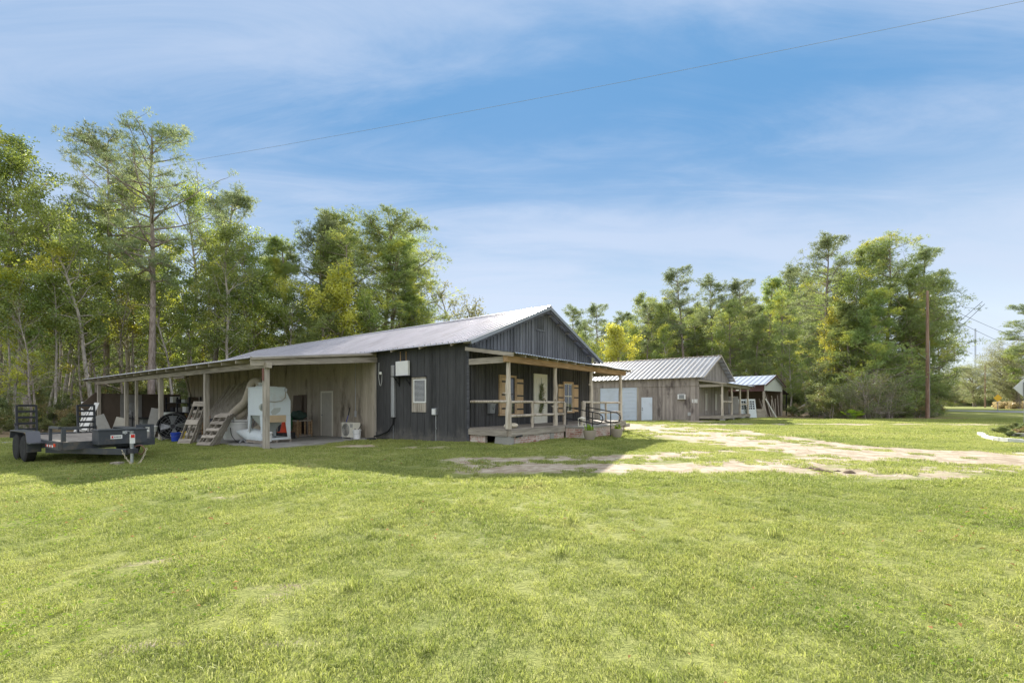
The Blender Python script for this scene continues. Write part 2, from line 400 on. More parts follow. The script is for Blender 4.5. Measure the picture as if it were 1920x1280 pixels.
# streaky bare patches drawn out along the wheel direction
ns = NOISE(t, N(t, 'ShaderNodeMapping', {'Vector': P, 'Scale': (.9, 2.6, 1)}).outputs[0], 1.6, 6, .68)
sand = MIX(t, SS(t, nd, .35, .62), (.55, .48, .375), (.33, .265, .19))
sand = MIX(t, M_(t, 'MULTIPLY', SS(t, nf, .5, .75), .35), sand, (.20, .15, .11))
edge = M_(t, 'ADD', at, M_(t, 'MULTIPLY', M_(t, 'SUBTRACT', M_(t, 'ADD', M_(t, 'MULTIPLY', ns, .6), M_(t, 'MULTIPLY', nd, .4)), .5), 2.0))
c = MIX(t, SS(t, edge, .24, .60), lc, sand)
lit = MIX(t, NOISE(t, P, 6, 5, .75), (.10, .075, .045), (.34, .26, .16))
c = MIX(t, SS(t, M_(t, 'ADD', al, M_(t, 'MULTIPLY', M_(t, 'SUBTRACT', nd, .5), .8)), .35, .6), c, lit)
princ(t, o, c, .95, 0, M_(t, 'ADD', n3, nf), .7, .04, .1)
me = np_mesh('ground', V, Fq, m)
for nm, arr in (('worn', dirt(GX, GY)), ('litter', litter(GX, GY))):
    a = me.attributes.new(nm, 'FLOAT', 'POINT'); a.data.foreach_set('value', arr.ravel().astype(np.float32))
me.polygons.foreach_set('use_smooth', [True]*len(me.polygons))
ground = bpy.data.objects.new('ground', me); COL.objects.link(ground); tag(ground, 'wide mown lawn with bare tan wheel tracks', 'ground', kind='structure')

# grass blades, scattered tiles
def m_grass():
    m, t, o = mat('grass_blade')
    g = N(t, 'ShaderNodeNewGeometry')
    c, _ = lawn_colour(t, g.outputs['Position'])
    r = g.outputs['Random Per Island']
    c = MIX(t, M_(t, 'MULTIPLY', SS(t, r, .72, .95), .6), c, (.62, .60, .33))
    c = MIX(t, M_(t, 'MULTIPLY', SS(t, r, .45, .0), .75), c, (.08, .125, .03))
    d = N(t, 'ShaderNodeBsdfDiffuse', {'Color': c}); tr = N(t, 'ShaderNodeBsdfTranslucent', {'Color': c})
    gl = N(t, 'ShaderNodeBsdfGlossy', {'Color': (1, 1, .95, 1), 'Roughness': .55})
    s1 = N(t, 'ShaderNodeMixShader', {0: .5}); t.links.new(d.outputs[0], s1.inputs[1]); t.links.new(tr.outputs[0], s1.inputs[2])
    s2 = N(t, 'ShaderNodeMixShader', {0: .025}); t.links.new(s1.outputs[0], s2.inputs[1]); t.links.new(gl.outputs[0], s2.inputs[2])
    t.links.new(s2.outputs[0], o.inputs[0]); return m
MG = m_grass()
def grass_tile(seed, n, hw, h0, h1, wd, lean=.9):
    r = np.random.default_rng(seed)
    # blades gather in tufts
    tc_ = r.uniform(-hw, hw, (max(8, n//14), 2)); k = r.integers(0, len(tc_), n)
    b = tc_[k]+r.normal(0, .035, (n, 2)); loose = r.random(n) < .35; b[loose] = r.uniform(-hw, hw, (loose.sum(), 2))
    a = r.uniform(0, 2*np.pi, n); h = r.uniform(h0, h1, n); ln = r.uniform(.15, lean, n)*h; w_ = r.uniform(.6, 1.3, n)*wd
    la = r.uniform(0, 2*np.pi, n)
    s = np.stack([np.cos(a), np.sin(a)], 1)*w_[:, None]/2; l = np.stack([np.cos(la), np.sin(la)], 1)*ln[:, None]
    def z(v): return np.concatenate([v, np.zeros((n, 1))], 1)
    p0 = z(b-s)-[0, 0, .01]; p1 = z(b+s)-[0, 0, .01]
    m1 = z(b+s*.8+l*.35); m1[:, 2] = h*.62; m0 = z(b-s*.8+l*.35); m0[:, 2] = h*.62
    tip = z(b+l+s*.08); tip[:, 2] = h*r.uniform(.7, 1, n); tip2 = tip-np.concatenate([s*.2, np.zeros((n, 1))], 1)
    V = np.stack([p0, p1, m1, m0, tip, tip2], 1).reshape(-1, 3); q = np.arange(n)[:, None]*6
    Fq = np.concatenate([q+[0, 1, 2, 3], q+[3, 2, 4, 5]], 0)
    return np_mesh('grass_tile', V, Fq, MG)
def hidden_collection(name, meshes):
    c = bpy.data.collections.new(name)
    for me in meshes:
        o = bpy.data.objects.new(name+'_piece', me); c.objects.link(o)
    return c
def scatter(name, pts, scl, coll, label, cat, rot=None):
    me = bpy.data.meshes.new(name); me.vertices.add(len(pts)); me.vertices.foreach_set('co', np.asarray(pts, np.float32).ravel())
    a = me.attributes.new('scl', 'FLOAT', 'POINT'); a.data.foreach_set('value', np.asarray(scl, np.float32))
    o = bpy.data.objects.new(name, me); COL.objects.link(o)
    ng = bpy.data.node_groups.new(name+'_scatter', 'GeometryNodeTree')
    ng.interface.new_socket('Geometry', in_out='INPUT', socket_type='NodeSocketGeometry')
    ng.interface.new_socket('Geometry', in_out='OUTPUT', socket_type='NodeSocketGeometry')
    gi = ng.nodes.new('NodeGroupInput'); go = ng.nodes.new('NodeGroupOutput')
    ci = ng.nodes.new('GeometryNodeCollectionInfo'); ci.inputs['Collection'].default_value = coll
    ci.inputs['Separate Children'].default_value = True; ci.inputs['Reset Children'].default_value = True
    ip = ng.nodes.new('GeometryNodeInstanceOnPoints'); ip.inputs['Pick Instance'].default_value = True
    rv = ng.nodes.new('FunctionNodeRandomValue'); rv.data_type = 'FLOAT_VECTOR'; rv.inputs[0].default_value = (0, 0, 0); rv.inputs[1].default_value = (0, 0, 6.283)
    na = ng.nodes.new('GeometryNodeInputNamedAttribute'); na.data_type = 'FLOAT'; na.inputs[0].default_value = 'scl'
    L = ng.links.new
    L(gi.outputs[0], ip.inputs['Points']); L(ci.outputs[0], ip.inputs['Instance']); L(rv.outputs[0], ip.inputs['Rotation'])
    L(na.outputs[0], ip.inputs['Scale']); L(ip.outputs[0], go.inputs[0])
    md = o.modifiers.new('scatter', 'NODES'); md.node_group = ng
    return tag(o, label, cat, kind='stuff')
rng = np.random.default_rng(5)
def grass_pts(y0, y1, step, halfk, pad):
    gx, gy = np.meshgrid(np.arange(-60, 60, step), np.arange(y0, y1, step)); gx = gx.ravel(); gy = gy.ravel()
    gx = gx+rng.uniform(-.5, .5, len(gx))*step; gy = gy+rng.uniform(-.5, .5, len(gy))*step
    k = np.abs(gx) < gy*halfk+pad
    gx, gy = gx[k], gy[k]
    # keep off the slab, the buildings and the worn tracks
    t_ = .6*(gx+1.48)+.8*(gy-15.75); s_ = -.8*(gx+1.48)+.6*(gy-15.75)
    bad = ((t_ > -4.35) & (t_ < 9.2) & (s_ > 5.0) & (s_ < 27)) | ((t_ > -.1) & (t_ < 9.3) & (s_ > -1.8) & (s_ < 27))
    s2 = -.782*(gx-14.6)+.624*(gy-35.5); t2 = .624*(gx-14.6)+.782*(gy-35.5)
    bad |= (t2 > -.1) & (t2 < 9.2) & (s2 > -1.8) & (s2 < 17)
    bad |= (dirt(gx, gy)+rng.normal(0, .24, len(gx)) > .42) | (litter(gx, gy) > .4)
    gx, gy = gx[~bad], gy[~bad]
    return np.stack([gx, gy, gz(gx, gy)], 1)
def patch(p): return .95+.22*np.sin(p[:, 0]*1.7+1.3*np.sin(p[:, 1]*1.1))*np.sin(p[:, 1]*1.9+np.sin(p[:, 0]*.8))*.8
A = grass_pts(.2, 7.5, .19, 1.3, 1.5); B = grass_pts(7.5, 17, .34, 1.25, 2); D_ = grass_pts(17, 40, .6, 1.22, 2)
c1_ = hidden_collection('near_tufts', [grass_tile(i, 300, .17, .016, .048, .0052, 1.6) for i in range(5)])
c2_ = hidden_collection('mid_tufts', [grass_tile(10+i, 400, .26, .02, .06, .0095, 1.2) for i in range(4)])
c3_ = hidden_collection('far_tufts', [grass_tile(20+i, 420, .42, .03, .07, .016, .9) for i in range(4)])
scatter('grass', A, rng.uniform(.62, 1.05, len(A))*patch(A), c1_, 'short lawn grass nearest the viewpoint', 'grass')
scatter('grass', B, rng.uniform(.65, 1.1, len(B))*patch(B), c2_, 'short lawn grass crossed by the edge of the house shade', 'grass')
scatter('grass', D_, rng.uniform(.8, 1.2, len(D_)), c3_, 'short lawn grass around the bare tracks and farther buildings', 'grass')
# a few taller weeds in the lawn
wd_ = hidden_collection('weed_tufts', [grass_tile(40+i, 60, .06, .05, .12, .006, .9) for i in range(3)])
W_ = grass_pts(1.5, 14, .8, 1.2, 1); W_ = W_[rng.random(len(W_)) < .35]
scatter('grass', W_, rng.uniform(.6, 1.3, len(W_)), wd_, 'slightly taller grass tufts dotted over the lawn', 'grass')

# far road and the path at the left
rd, t, o = mat('asphalt'); g = N(t, 'ShaderNodeNewGeometry')
princ(t, o, MIX(t, NOISE(t, g.outputs['Position'], 3, 6, .7), (.16,.165,.18), (.24,.245,.26)), .8)
def ribbon(name, pts, wd, m, z=.012, n=60):
    pts = [Vector(p) for p in pts]; b = MB(); P2 = []
    for i in range(len(pts)-1):
        for k in range(n//(len(pts)-1)): P2.append(pts[i].lerp(pts[i+1], k/(n//(len(pts)-1))))
    P2.append(pts[-1]); vs = []
    for i, p in enumerate(P2):
        d = (P2[min(i+1, len(P2)-1)]-P2[max(i-1, 0)]).normalized(); s = Vector((-d.y, d.x))*wd/2
        for q in (p-s, p, p+s): vs.append((q.x, q.y, G(q.x, q.y)+z))
    b.add(vs, [(3*i+j, 3*i+j+1, 3*i+j+4, 3*i+j+3) for i in range(len(P2)-1) for j in (0, 1)])
    return b.build(name, m)
tag(ribbon('road', [(66, 260), (60, 150), (59, 100), (60, 72), (64, 58), (78, 48), (120, 38)], 8, rd, .03), 'grey asphalt road curving past the far oaks', 'road', kind='structure')
tag(ribbon('path', [(-60, 32), (-30, 22.5), (-22.5, 20.3)], 2.2, MT['concrete'], .02), 'pale gravel path end at the left edge', 'path', kind='structure')

# ---------------------------------------------------------------- building kit (local x = across the gable, local y = along the ridge, porch at negative y)
TH = math.atan2(.8, .6)
HC = Vector((-1.48, 15.75, 0))
def HW(t, s, z=0.0): return Vector((HC.x+.6*t-.8*s, HC.y+.8*t+.6*s, z))
def HG(t, s, dz=0.0):
    p = HW(t, s); return Vector((p.x, p.y, G(p.x, p.y)+dz))
def ribs_on(b, x0, z0, x1, z1, ya, yb, step, w=.045, h=.042):
    y = ya+step*.5
    nrm = Vector((-(z1-z0), 0, x1-x0)).normalized()
    if nrm.z < 0: nrm = -nrm
    while y < yb:
        b.bar(Vector((x0, y, z0))+nrm*h/2, Vector((x1, y, z1))+nrm*h/2, w, h, nrm); y += step
def roof_slope(name, root, x0, z0, x1, z1, ya, yb, m, step, th=.03):
    b = MB(); b.prism([(x0, z0), (x1, z1), (x1, z1-th), (x0, z0-th)], 'y', ya, yb)
    ribs_on(b, x0, z0, x1, z1, ya, yb, step)
    return b.build(name, m, root)
def battens_y(b, x, y0, y1, z0, z1, step, w=.05, d=.02):
    y = y0
    while y <= y1+1e-6: b.box(x-d, x, y-w/2, y+w/2, z0, z1); y += step
def battens_x(b, y, x0, x1, zf0, zf1, step, w=.06, d=.022, skip=()):
    x = x0; i = 0
    while x <= x1+1e-6:
        if not any(a < x < c for a, c in skip):
            ww = w*(1+.25*math.sin(i*2.3)); b.box(x-ww/2, x+ww/2, y-d, y, zf0(x), zf1(x))
        x += step; i += 1
def rough_post(p0, p1, r0, r1, seed, knots=0, n=10):
    rr = random.Random(seed); p0 = Vector(p0); p1 = Vector(p1); k = 9; pts = []; rad = []
    for i in range(k):
        f = i/(k-1); pts.append(p0.lerp(p1, f)+Vector((rr.uniform(-1, 1), rr.uniform(-1, 1), 0))*(.012 if 0 < i < k-1 else 0)); rad.append((r0+(r1-r0)*f)*rr.uniform(.93, 1.07))
    b = MB().tube(pts, rad, n)
    for _ in range(knots):
        f = rr.uniform(.25, .8); a = rr.uniform(0, 6.28); q = p0.lerp(p1, f); d = Vector((math.cos(a), math.sin(a), .25))
        b.tube([q+d*r0*.6, q+d*(r0+.03), q+d*(r0+rr.uniform(.06, .11))], [.035, .028, .018], 6)
    return b

# ================================================================ HOUSE
H = empty('wooden_house', HC, TH, 'long dark board-and-batten house with front porch and open carport along its side', 'house')
EZ, AZ, HWD = 3.59, 5.39, 4.57
LEN = 26.0
def gtop(x): return AZ-.394*abs(x-HWD)-.05
b = MB().box(0, .12, 0, 5.17, -.5, EZ-.08); battens_y(b, 0, .24, 5.1, -.02, EZ-.1, .405, .022, .014); b.box(-.03, 0, 0.02, 5.17, -.3, .16)
for y_ in (.45, 1.27, 2.1): b.box(-.006, 0, y_, y_+.7, 2.32, 2.335)
wall_d = b.build('wall', MT['dark_side'], H); wall_d['label'] = 'dark stained side wall'
MB().box(-.035, .0, -.02, .09, -.25, EZ-.1).build('corner_board', MT['dark_x'], H)
b = MB().box(0, .12, 5.17, LEN, -.8, EZ-.08); battens_y(b, 0, 5.3, LEN-.1, -.8, EZ-.15, .61, .02, .012); b.box(-.015, 0, 5.17, 12, 2.34, 2.37)
wt = b.build('wall', MT['tan_side'], H); wt['label'] = 'bare unpainted side wall under the carport'
MB().box(-.04, .0, 5.17, 5.27, -.35, 3.3).build('corner_board', MT['grey_z'], H)
b = MB().box(.02, 9.12, 0, .12, -.5, 3.2); battens_x(b, 0, .12, 9.05, lambda x: .5, lambda x: 3.2, .195, .055, .02, [(1.6, 2.75), (3.85, 5.0), (6.28, 7.3)])
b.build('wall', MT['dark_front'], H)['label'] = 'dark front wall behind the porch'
b = MB().box(9.02, 9.14, .12, LEN, -.5, EZ-.1); b.box(.12, 9.02, LEN-.12, LEN, -.8, EZ-.1); b.build('wall', MT['dark_side'], H)
b = MB().prism([(-.0, 3.2), (9.14, 3.2), (9.14, gtop(9.14)), (HWD, gtop(HWD)), (0, gtop(0))], 'y', -.03, .1)
battens_x(b, -.03, .1, 9.05, lambda x: 3.2, lambda x: gtop(x)-.02, .205, .07, .025, [(4.05, 4.72)])
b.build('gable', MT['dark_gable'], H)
v = MB(); v.box(4.05, 4.12, -.07, -.02, 4.38, 5.06); v.box(4.66, 4.73, -.07, -.02, 4.38, 5.06); v.box(4.12, 4.66, -.07, -.02, 4.38, 4.45); v.box(4.12, 4.66, -.07, -.02, 4.99, 5.06)
v = v.build('gable_vent', MT['dark_gable'], H)
l = MB()
for i in range(11): l.bar((4.12, -.05, 4.48+i*.047), (4.66, -.05, 4.48+i*.047), .05, .008, (0, .7, .7))
l.build('louvre', MT['dark_gable'], v)
for i in range(3): MB().box(4.17+i*.2, 4.23+i*.2, -.055, -.03, 3.25, 4.37).build('batten', MT['dark_gable'], H)
b = MB()   # roof in one part: two ribbed slopes, cap, rake trim
b.prism([(-.4, 3.43), (HWD, AZ), (HWD, AZ-.03), (-.4, 3.40)], 'y', -.44, 26.3); ribs_on(b, -.4, 3.43, HWD, AZ, -.44, 26.3, .30)
b.prism([(9.54, 3.43), (HWD, AZ), (HWD, AZ-.03), (9.54, 3.40)], 'y', -.44, 26.3); ribs_on(b, 9.54, 3.43, HWD, AZ, -.44, 26.3, .30)
rf = b.build('roof', MT['roof'], H)
b = MB().prism([(HWD-.16, AZ-.01), (HWD, AZ+.055), (HWD+.16, AZ-.01), (HWD+.16, AZ-.025), (HWD, AZ+.04), (HWD-.16, AZ-.025)], 'y', -.47, 26.33); b.build('ridge_cap', MT['roof'], rf)
b = MB()
for xx in (-.42, 9.56): b.bar((xx, -.455, 3.37), (HWD, -.455, AZ-.055), .03, .13, (0, 0, 1))
b.build('rake_trim', MT['greysteel'], rf)
for xx in (-.2, 9.34): MB().bar((xx, -.40, 3.38), (HWD, -.40, AZ-.15), .045, .13).build('barge_board', MT['dark_x'], rf)
for i in range(7):
    for sgn in (-1, 1):
        x = HWD+sgn*(.5+i*.72); z = AZ-.394*abs(x-HWD)-.095
        MB().bar((x, -.42, z), (x, .0, z), .09, .04).build('purlin', MT['grey_y'], rf)
for i in range(16):
    y = .5+i*1.62
    if y < 5 or True: MB().bar((-.4, y, 3.355), (.0, y, 3.355+.158), .045, .09).build('rafter_tail', MT['grey_x'], rf)
# side window
def side_window():
    b = MB(); y0, y1, z0, z1 = 2.17, 2.86, 1.35, 2.25
    b.box(-.03, 0, y0, y0+.05, z0, z1); b.box(-.03, 0, y1-.05, y1, z0, z1); b.box(-.03, 0, y0+.05, y1-.05, z0, z0+.06); b.box(-.03, 0, y0+.05, y1-.05, z1-.05, z1)
    f_ = b.build('window', MT['white'], H)
    MB().box(-.012, -.002, y0+.05, y1-.05, z0+.06, z1-.05).build('pane', MT['glass'], f_)
    b = MB()
    for i in range(17): b.bar((-.018, y0+.09, z0+.09+i*.045), (-.018, y1-.05, z0+.09+i*.045), .014, .012)
    b.build('blind', MT['blind'], f_)
    b = MB().box(-.045, 0, y1, y1+.07, 1.0, 2.32); b.box(-.045, 0, y0, y1, 2.26, 2.32); b.box(-.02, 0, y0, y1, 1.05, 1.34); b.box(-.035, 0, y0, y1, 1.0, 1.05)
    for i in range(6): b.box(-.03, -.02, y0+.02+i*.11, y0+.09+i*.11, 1.05, 1.34)
    b.build('trim', MT['grey_z'], f_)
    MB().box(-.08, 0, y0-.03, y1+.1, 2.34, 2.37).build('drip_cap', MT['dark_x'], f_)
side_window()
# fixtures that are screwed to the side wall
b = MB().box(-.10, 0, 3.92, 4.10, .78, 2.84); b.box(-.11, -.02, 3.98, 4.03, .78, 2.84); b.box(-.06, 0, 4.1, 4.17, .78, 2.84); b.build('line_set_cover', MT['galv'], H, bevel=.006)
MB().tube([(-.07, 4.0, .8), (-.08, 4.02, .5), (-.12, 4.25, .22), (-.16, 4.7, .05), (-.2, 5.05, -.02)], .035, 8).build('hose', MT['black'], H, True)
MB().tube([(-.03, 4.05, .78), (-.03, 4.05, -.1)], .012, 6).build('conduit', MT['greysteel'], H)
b = MB().box(-.12, 0, 1.55, 1.76, .9, 1.15); mb_ = b.build('meter_box', MT['galv'], H, bevel=.015); MB().box(-.13, -.12, 1.58, 1.73, .93, 1.12).build('cover', MT['white'], mb_)
MB().tube([(-.03, 1.62, .9), (-.03, 1.62, .45), (-.035, 1.6, .4), (-.03, 1.62, .35), (-.03, 1.62, -.05)], .011, 6).build('conduit', MT['galv'], H)
b = MB().lathe([(0, -.06), (.05, -.05), (.06, 0), (.05, .05), (0, .06)], 12, (-.09, 4.78, 2.56)); cl_ = b.build('security_camera', MT['white'], H, True)
MB().tube([(-.02, 4.78, 2.56), (-.02, 4.8, 2.2), (-.03, 4.85, 2.05), (-.02, 4.92, 2.08), (-.02, 5.0, 2.4), (-.02, 4.98, 3.0)], .008, 5).build('cable', MT['white'], cl_)
for y_ in (3.28, 3.62): MB().box(-.012, -.0, y_, y_+.05, 2.9, 3.36).build('batten', MT['brown_x'], H)
# outdoor unit on its bracket (lifts off)
u = empty('wall_box', HW(-.02, 3.74), TH, 'flat white box on a black bracket high on the dark side wall', 'equipment box'); u.location.z = 0
MB().box(-.15, -.04, -.73, 0, 2.40, 2.97).build('casing', MT['white'], u, bevel=.012)
b = MB(); b.box(-.3, 0, -.8, .12, 2.365, 2.395)
b.build('shelf', MT['black'], u)
for y_ in (-.68, -.05):
    b = MB().bar((-.28, y_, 2.36), (0, y_, 2.06), .03, .03); b.bar((-.01, y_, 2.36), (-.01, y_, 2.0), .03, .03); b.build('bracket', MT['black'], u)

# front openings
def cased(name, parent, x0, x1, z0, z1, y, m, w=.07, d=.04):
    b = MB(); b.box(x0, x0+w, y-d, y, z0, z1); b.box(x1-w, x1, y-d, y, z0, z1); b.box(x0+w, x1-w, y-d, y, z1-w, z1)
    return b, parent
def shutter(x0, x1, z0, z1, y, parent):
    b = MB(); n = 3; w_ = (x1-x0)/n
    for i in range(n): b.box(x0+i*w_+.003, x0+(i+1)*w_-.003, y-.03, y, z0, z1)
    s = b.build('shutter', MT['new_z'], parent)
    for f in (.12, .5, .86): MB().box(x0+.02, x1+.005, y-.042, y-.031, z0+(z1-z0)*f, z0+(z1-z0)*f+.06).build('strap_hinge', MT['black'], s)
def front_window(x0, x1, z0, z1, closed):
    b, _ = cased('window', H, x0, x1, z0, z1, -.0, MT['new_x'], .08, .06); b.box(x0-.04, x1+.04, -.09, 0, z0-.06, z0); 
    wv = b.build('window', MT['new_x'], H)
    MB().box(x0+.08, x1-.08, -.02, -.008, z0, z1-.08).build('pane', MT['glass'], wv)
    b = MB(); xm = (x0+x1)/2
    for x in (xm-.02, x0+.09, x1-.13): b.box(x, x+.04, -.035, -.021, z0, z1-.08)
    for z in (z0, (z0+z1)/2, z1-.13): b.box(x0+.13, x1-.13, -.033, -.021, z, z+.04)
    b.build('sash', MT['cream'] if not closed else MT['dark_x'], wv)
    if closed: shutter(x0+.09, x0+.62, z0+.01, z1-.09, -.036, wv)
    else: shutter(x0-.46, x0-.03, z0-.02, z1-.14, -.03, wv)
    shutter(x1+.02, x1+.47, z0-.02, z1-.12, -.03, wv)
front_window(1.63, 2.68, .93, 2.41, True)
front_window(6.32, 7.24, .95, 2.33, False)
b, _ = cased('door', H, 3.94, 4.95, .48, 2.57, 0, MT['cream'], .08, .05); dr = b.build('door', MT['cream'], H)
b = MB().box(4.02, 4.87, -.025, 0, .49, 2.49)
for (xa, xb) in ((4.11, 4.41), (4.49, 4.79)):
    for (za, zb) in ((.62, 1.15), (1.28, 2.0), (2.1, 2.38)): 
        b.box(xa, xb, -.033, -.025, za, zb); b.box(xa+.04, xb-.04, -.039, -.033, za+.04, zb-.04)
b.build('door_leaf', MT['cream'], dr)
MB().lathe([(0, 0), (.03, .01), (.03, .03), (0, .05)], 10, m=Matrix.Translation((4.8, -.03, 1.45)) @ Matrix.Rotation(R(90), 4, 'X')).build('handle', MT['black'], dr, True)
# carport door
b = MB(); y0, y1, z0, z1 = 8.35, 9.35, -.2, 1.9
b.box(-.03, 0, y0, y0+.08, z0, z1); b.box(-.03, 0, y1-.08, y1, z0, z1); b.box(-.03, 0, y0+.08, y1-.08, z1-.08, z1)
cd = b.build('door', MT['cream'], H); cd['label'] = 'pale side door under the carport'
b = MB().box(-.02, 0, y0+.08, y1-.08, z0, z1-.08)
for i in range(5): b.box(-.026, -.02, y0+.16+i*.15, y0+.24+i*.15, z0+.1, z1-.18)
b.build('door_leaf', MT['beige'], cd)
MB().lathe([(0, 0), (.028, .01), (.03, .04), (0, .055)], 10, m=Matrix.Translation((-.02, y1-.14, .78)) @ Matrix.Rotation(R(-90), 4, 'Y')).build('handle', MT['greysteel'], cd, True)
MB().box(-.05, 0, 6.52, 6.64, .75, 1.0).build('socket_box', MT['galv'], H)
MB().box(-.03, 0, 6.6, 6.62, 1.0, 3.1).build('conduit', MT['galv'], H)
MB().box(-.03, 0, 10.6, 11.4, -.2, 1.75).build('hatch', MT['brownp'], H)

def porch(root, br, zf, mats, brick=True, front_m='brown_x'):
    D = 1.85; W = 9.2
    dk = MB()
    x = -.02
    while x < W: dk.box(x, x+.135, -D+.04, -.03, zf-.04, zf); x += .14
    dk = dk.build('porch_floor', MT['deck'], root)
    jj = random.Random(br)
    cuts = [0, 3.4, 6.3, W] if brick else [0, 3, 6, W]
    for a, c in zip(cuts[:-1], cuts[1:]):
        MB().box(a+.01, c-.01, -D-.0, -D+.15+jj.uniform(0, .02), zf-.24+jj.uniform(-.01, .01), zf-.045).build('rim_beam', MT['grey_x'], root)
    MB().box(-.08, .07, -D+.16, -.03, zf-.24, zf-.045).build('rim_beam', MT['grey_y'], root)
    for i, px_ in enumerate((.04, 2.94, 5.86, 8.92)):
        rough_post((px_, -1.68, zf), (px_+.02, -1.66, 2.72), .095 if i else .105, .07, br+i, 4 if i == 1 else 1).build('post', MT['log'], root, True)
    seg = [(-.15, 3.02), (3.03, 6.2), (6.21, 9.35)]
    for a, c in seg: MB().box(a, c, -1.78, -1.60, 2.68+jj.uniform(-.015, .015), 2.88).build('porch_beam', MT[front_m], root)
    for px_ in (.0, 8.95): MB().box(px_-.06, px_+.06, -1.59, -.03, 2.66, 2.86).build('porch_beam', MT['grey_y'], root)
    r = MB(); NX = 130
    xs_ = [-.22+9.95*i/NX for i in range(NX+1)]; vs = []
    for i, x in enumerate(xs_):
        dz = .011*math.cos(i*math.pi); yy = -2.12+.05*math.sin(x*1.9)+(.06 if 2.2 < x < 4.4 else 0)
        wv_ = .012*math.sin(x*2.2)
        vs += [(x, .0, 3.27+dz), (x, yy, 2.93+dz+wv_), (x, .0, 3.262+dz), (x, yy, 2.922+dz+wv_)]
    fs = []
    for i in range(NX):
        a = 4*i; c = a+4; fs += [(a, a+1, c+1, c), (a+2, c+2, c+3, a+3), (a+1, a+3, c+3, c+1)]
    r.add(vs, fs); pr = r.build('porch_roof', MT['tin'], root)
    for i in range(15):
        x = -.12+i*.68; MB().bar((x, -.02, 3.19), (x, -2.0, 2.875), .045, .09).build('rafter', MT['grey_y'], pr)
    MB().bar((-.2, .0, 3.20), (-.2, -2.05, 2.87), .03, .12).build('barge_board', MT['grey_y'], pr)
porch(H, 11, .5, None)
# porch rails
def rail(x0, x1, z, y=-1.68, r=.048, seed=1):
    a = random.Random(seed); rough_post((x0, y, z+a.uniform(-.01, .01)), (x1, y, z+a.uniform(-.01, .01)), r, r*.9, seed, 0, 8).build('rail', MT['log'], H, True)
rail(.0, 1.4, 1.38, seed=1); rail(1.4, 3.6, 1.36, seed=2); rail(.15, 1.4, .92, seed=3); rail(1.4, 3.55, .93, seed=4)
rail(5.1, 5.86, 1.38, seed=5); rail(5.86, 8.95, 1.36, seed=6); rail(5.9, 8.9, .93, seed=7)
for zz, sd_ in ((1.39, 8),): rough_post((.0, -1.68, zz), (.03, -.05, zz), .048, .045, sd_, 0, 8).build('rail', MT['log'], H, True)
for x, r_, h_, sd_ in ((1.4, .055, .88, 1), (3.62, .075, .86, 2), (5.15, .10, .9, 3), (7.3, .05, .86, 4)):
    rough_post((x, -1.68, .5), (x, -1.68, .5+h_), r_, r_*.9, 30+sd_, 0).build('baluster', MT['log'], H, True)
# brick skirt, crawl opening, pier, landing
MB().box(-.0, .0+.12, -.72, -.03, -.35, .255).build('brick_skirt', MT['brick'], H)
MB().prism([(-1.86, -.3), (-1.12, -.3), (-1.2, .25), (-1.80, .25)], 'x', -.05, .16).build('pier', MT['concrete'], H)
for q in ((.2, 3.38, -1.80, -1.68), (6.32, 9.1, -1.80, -1.68), (9.0, 9.12, -1.66, -.03)): MB().box(*q, -.3, .25).build('brick_skirt', MT['brick'], H)
MB().box(2.35, 2.6, -1.83, -1.801, -.3, .25).build('pier', MT['concrete'], H)
b = MB().box(3.4, 6.3, -2.6, -1.86, -.3, .40); b.build('landing', MT['brick'], H); MB().box(3.38, 6.34, -2.64, -1.86, .40, .455).build('landing_cap', MT['concrete'], H)
MB().box(9.0, 9.55, -1.9, -1.4, .2, .36).build('corner_block', MT['grey_x'], H)
MB().box(.13, .3, -1.66, -.1, -.4, -.35).build('crawl_floor', MT['concrete'], H)
MB().bar((.2, -1.87, .24), (.5, -1.9, .27), .04, .05).build('bracket', MT['black'], H)
# black pipe handrails
for hx in (3.62, 5.2):
    b = MB(); zt = 1.19; ze = 1.0
    path = [(hx, -1.76, zt), (hx, -2.9, ze), (hx, -3.12, ze-.03), (hx, -3.27, ze-.13), (hx, -3.3, ze-.25), (hx, -3.24, ze-.37), (hx, -3.1, ze-.43), (hx, -2.9, ze-.42), (hx, -1.76, zt-.42)]
    b.tube(path, .021, 8); b.tube([(hx, -2.88, -.12), (hx, -2.88, ze)], .021, 8); b.tube([(hx, -1.78, .5), (hx, -1.78, zt+.01)], .021, 8)
    b.build('handrail', MT['black'], H, True)

# carport
cp = MB(); cp.prism([(-.36, 3.385), (-4.95, 2.85), (-4.95, 2.825), (-.36, 3.36)], 'y', 5.0, 28.8)
ribs_on(cp, -.36, 3.385, -4.95, 2.85, 5.0, 28.8, .235, .03, .02)
cr = cp.build('carport_roof', MT['roof'], H)
MB().box(-.05, .2, 26.3, 28.8, 3.1, 3.3).build('header', MT['grey_y'], cr)
for i in range(21):
    y = 5.2+i*1.17; MB().bar((-4.9, y, 2.765), (-.0, y, 3.33), .05, .13).build('rafter', MT['grey_x'], cr)
MB().bar((-4.99, 5.02, 2.80), (-.3, 5.02, 3.345), .03, .10).build('fascia', MT['grey_x'], cr)
MB().bar((-4.95, 5.12, 2.66), (-.0, 5.12, 3.13), .05, .2).build('side_beam', MT['grey_x'], H)
cuts = [4.95, 10.2, 15.7, 21.3, 27.6]
for a, c in zip(cuts[:-1], cuts[1:]): MB().box(-4.52, -4.34, a+.005, c-.005, 2.52, 2.70).build('carport_beam', MT['grey_y'], H)
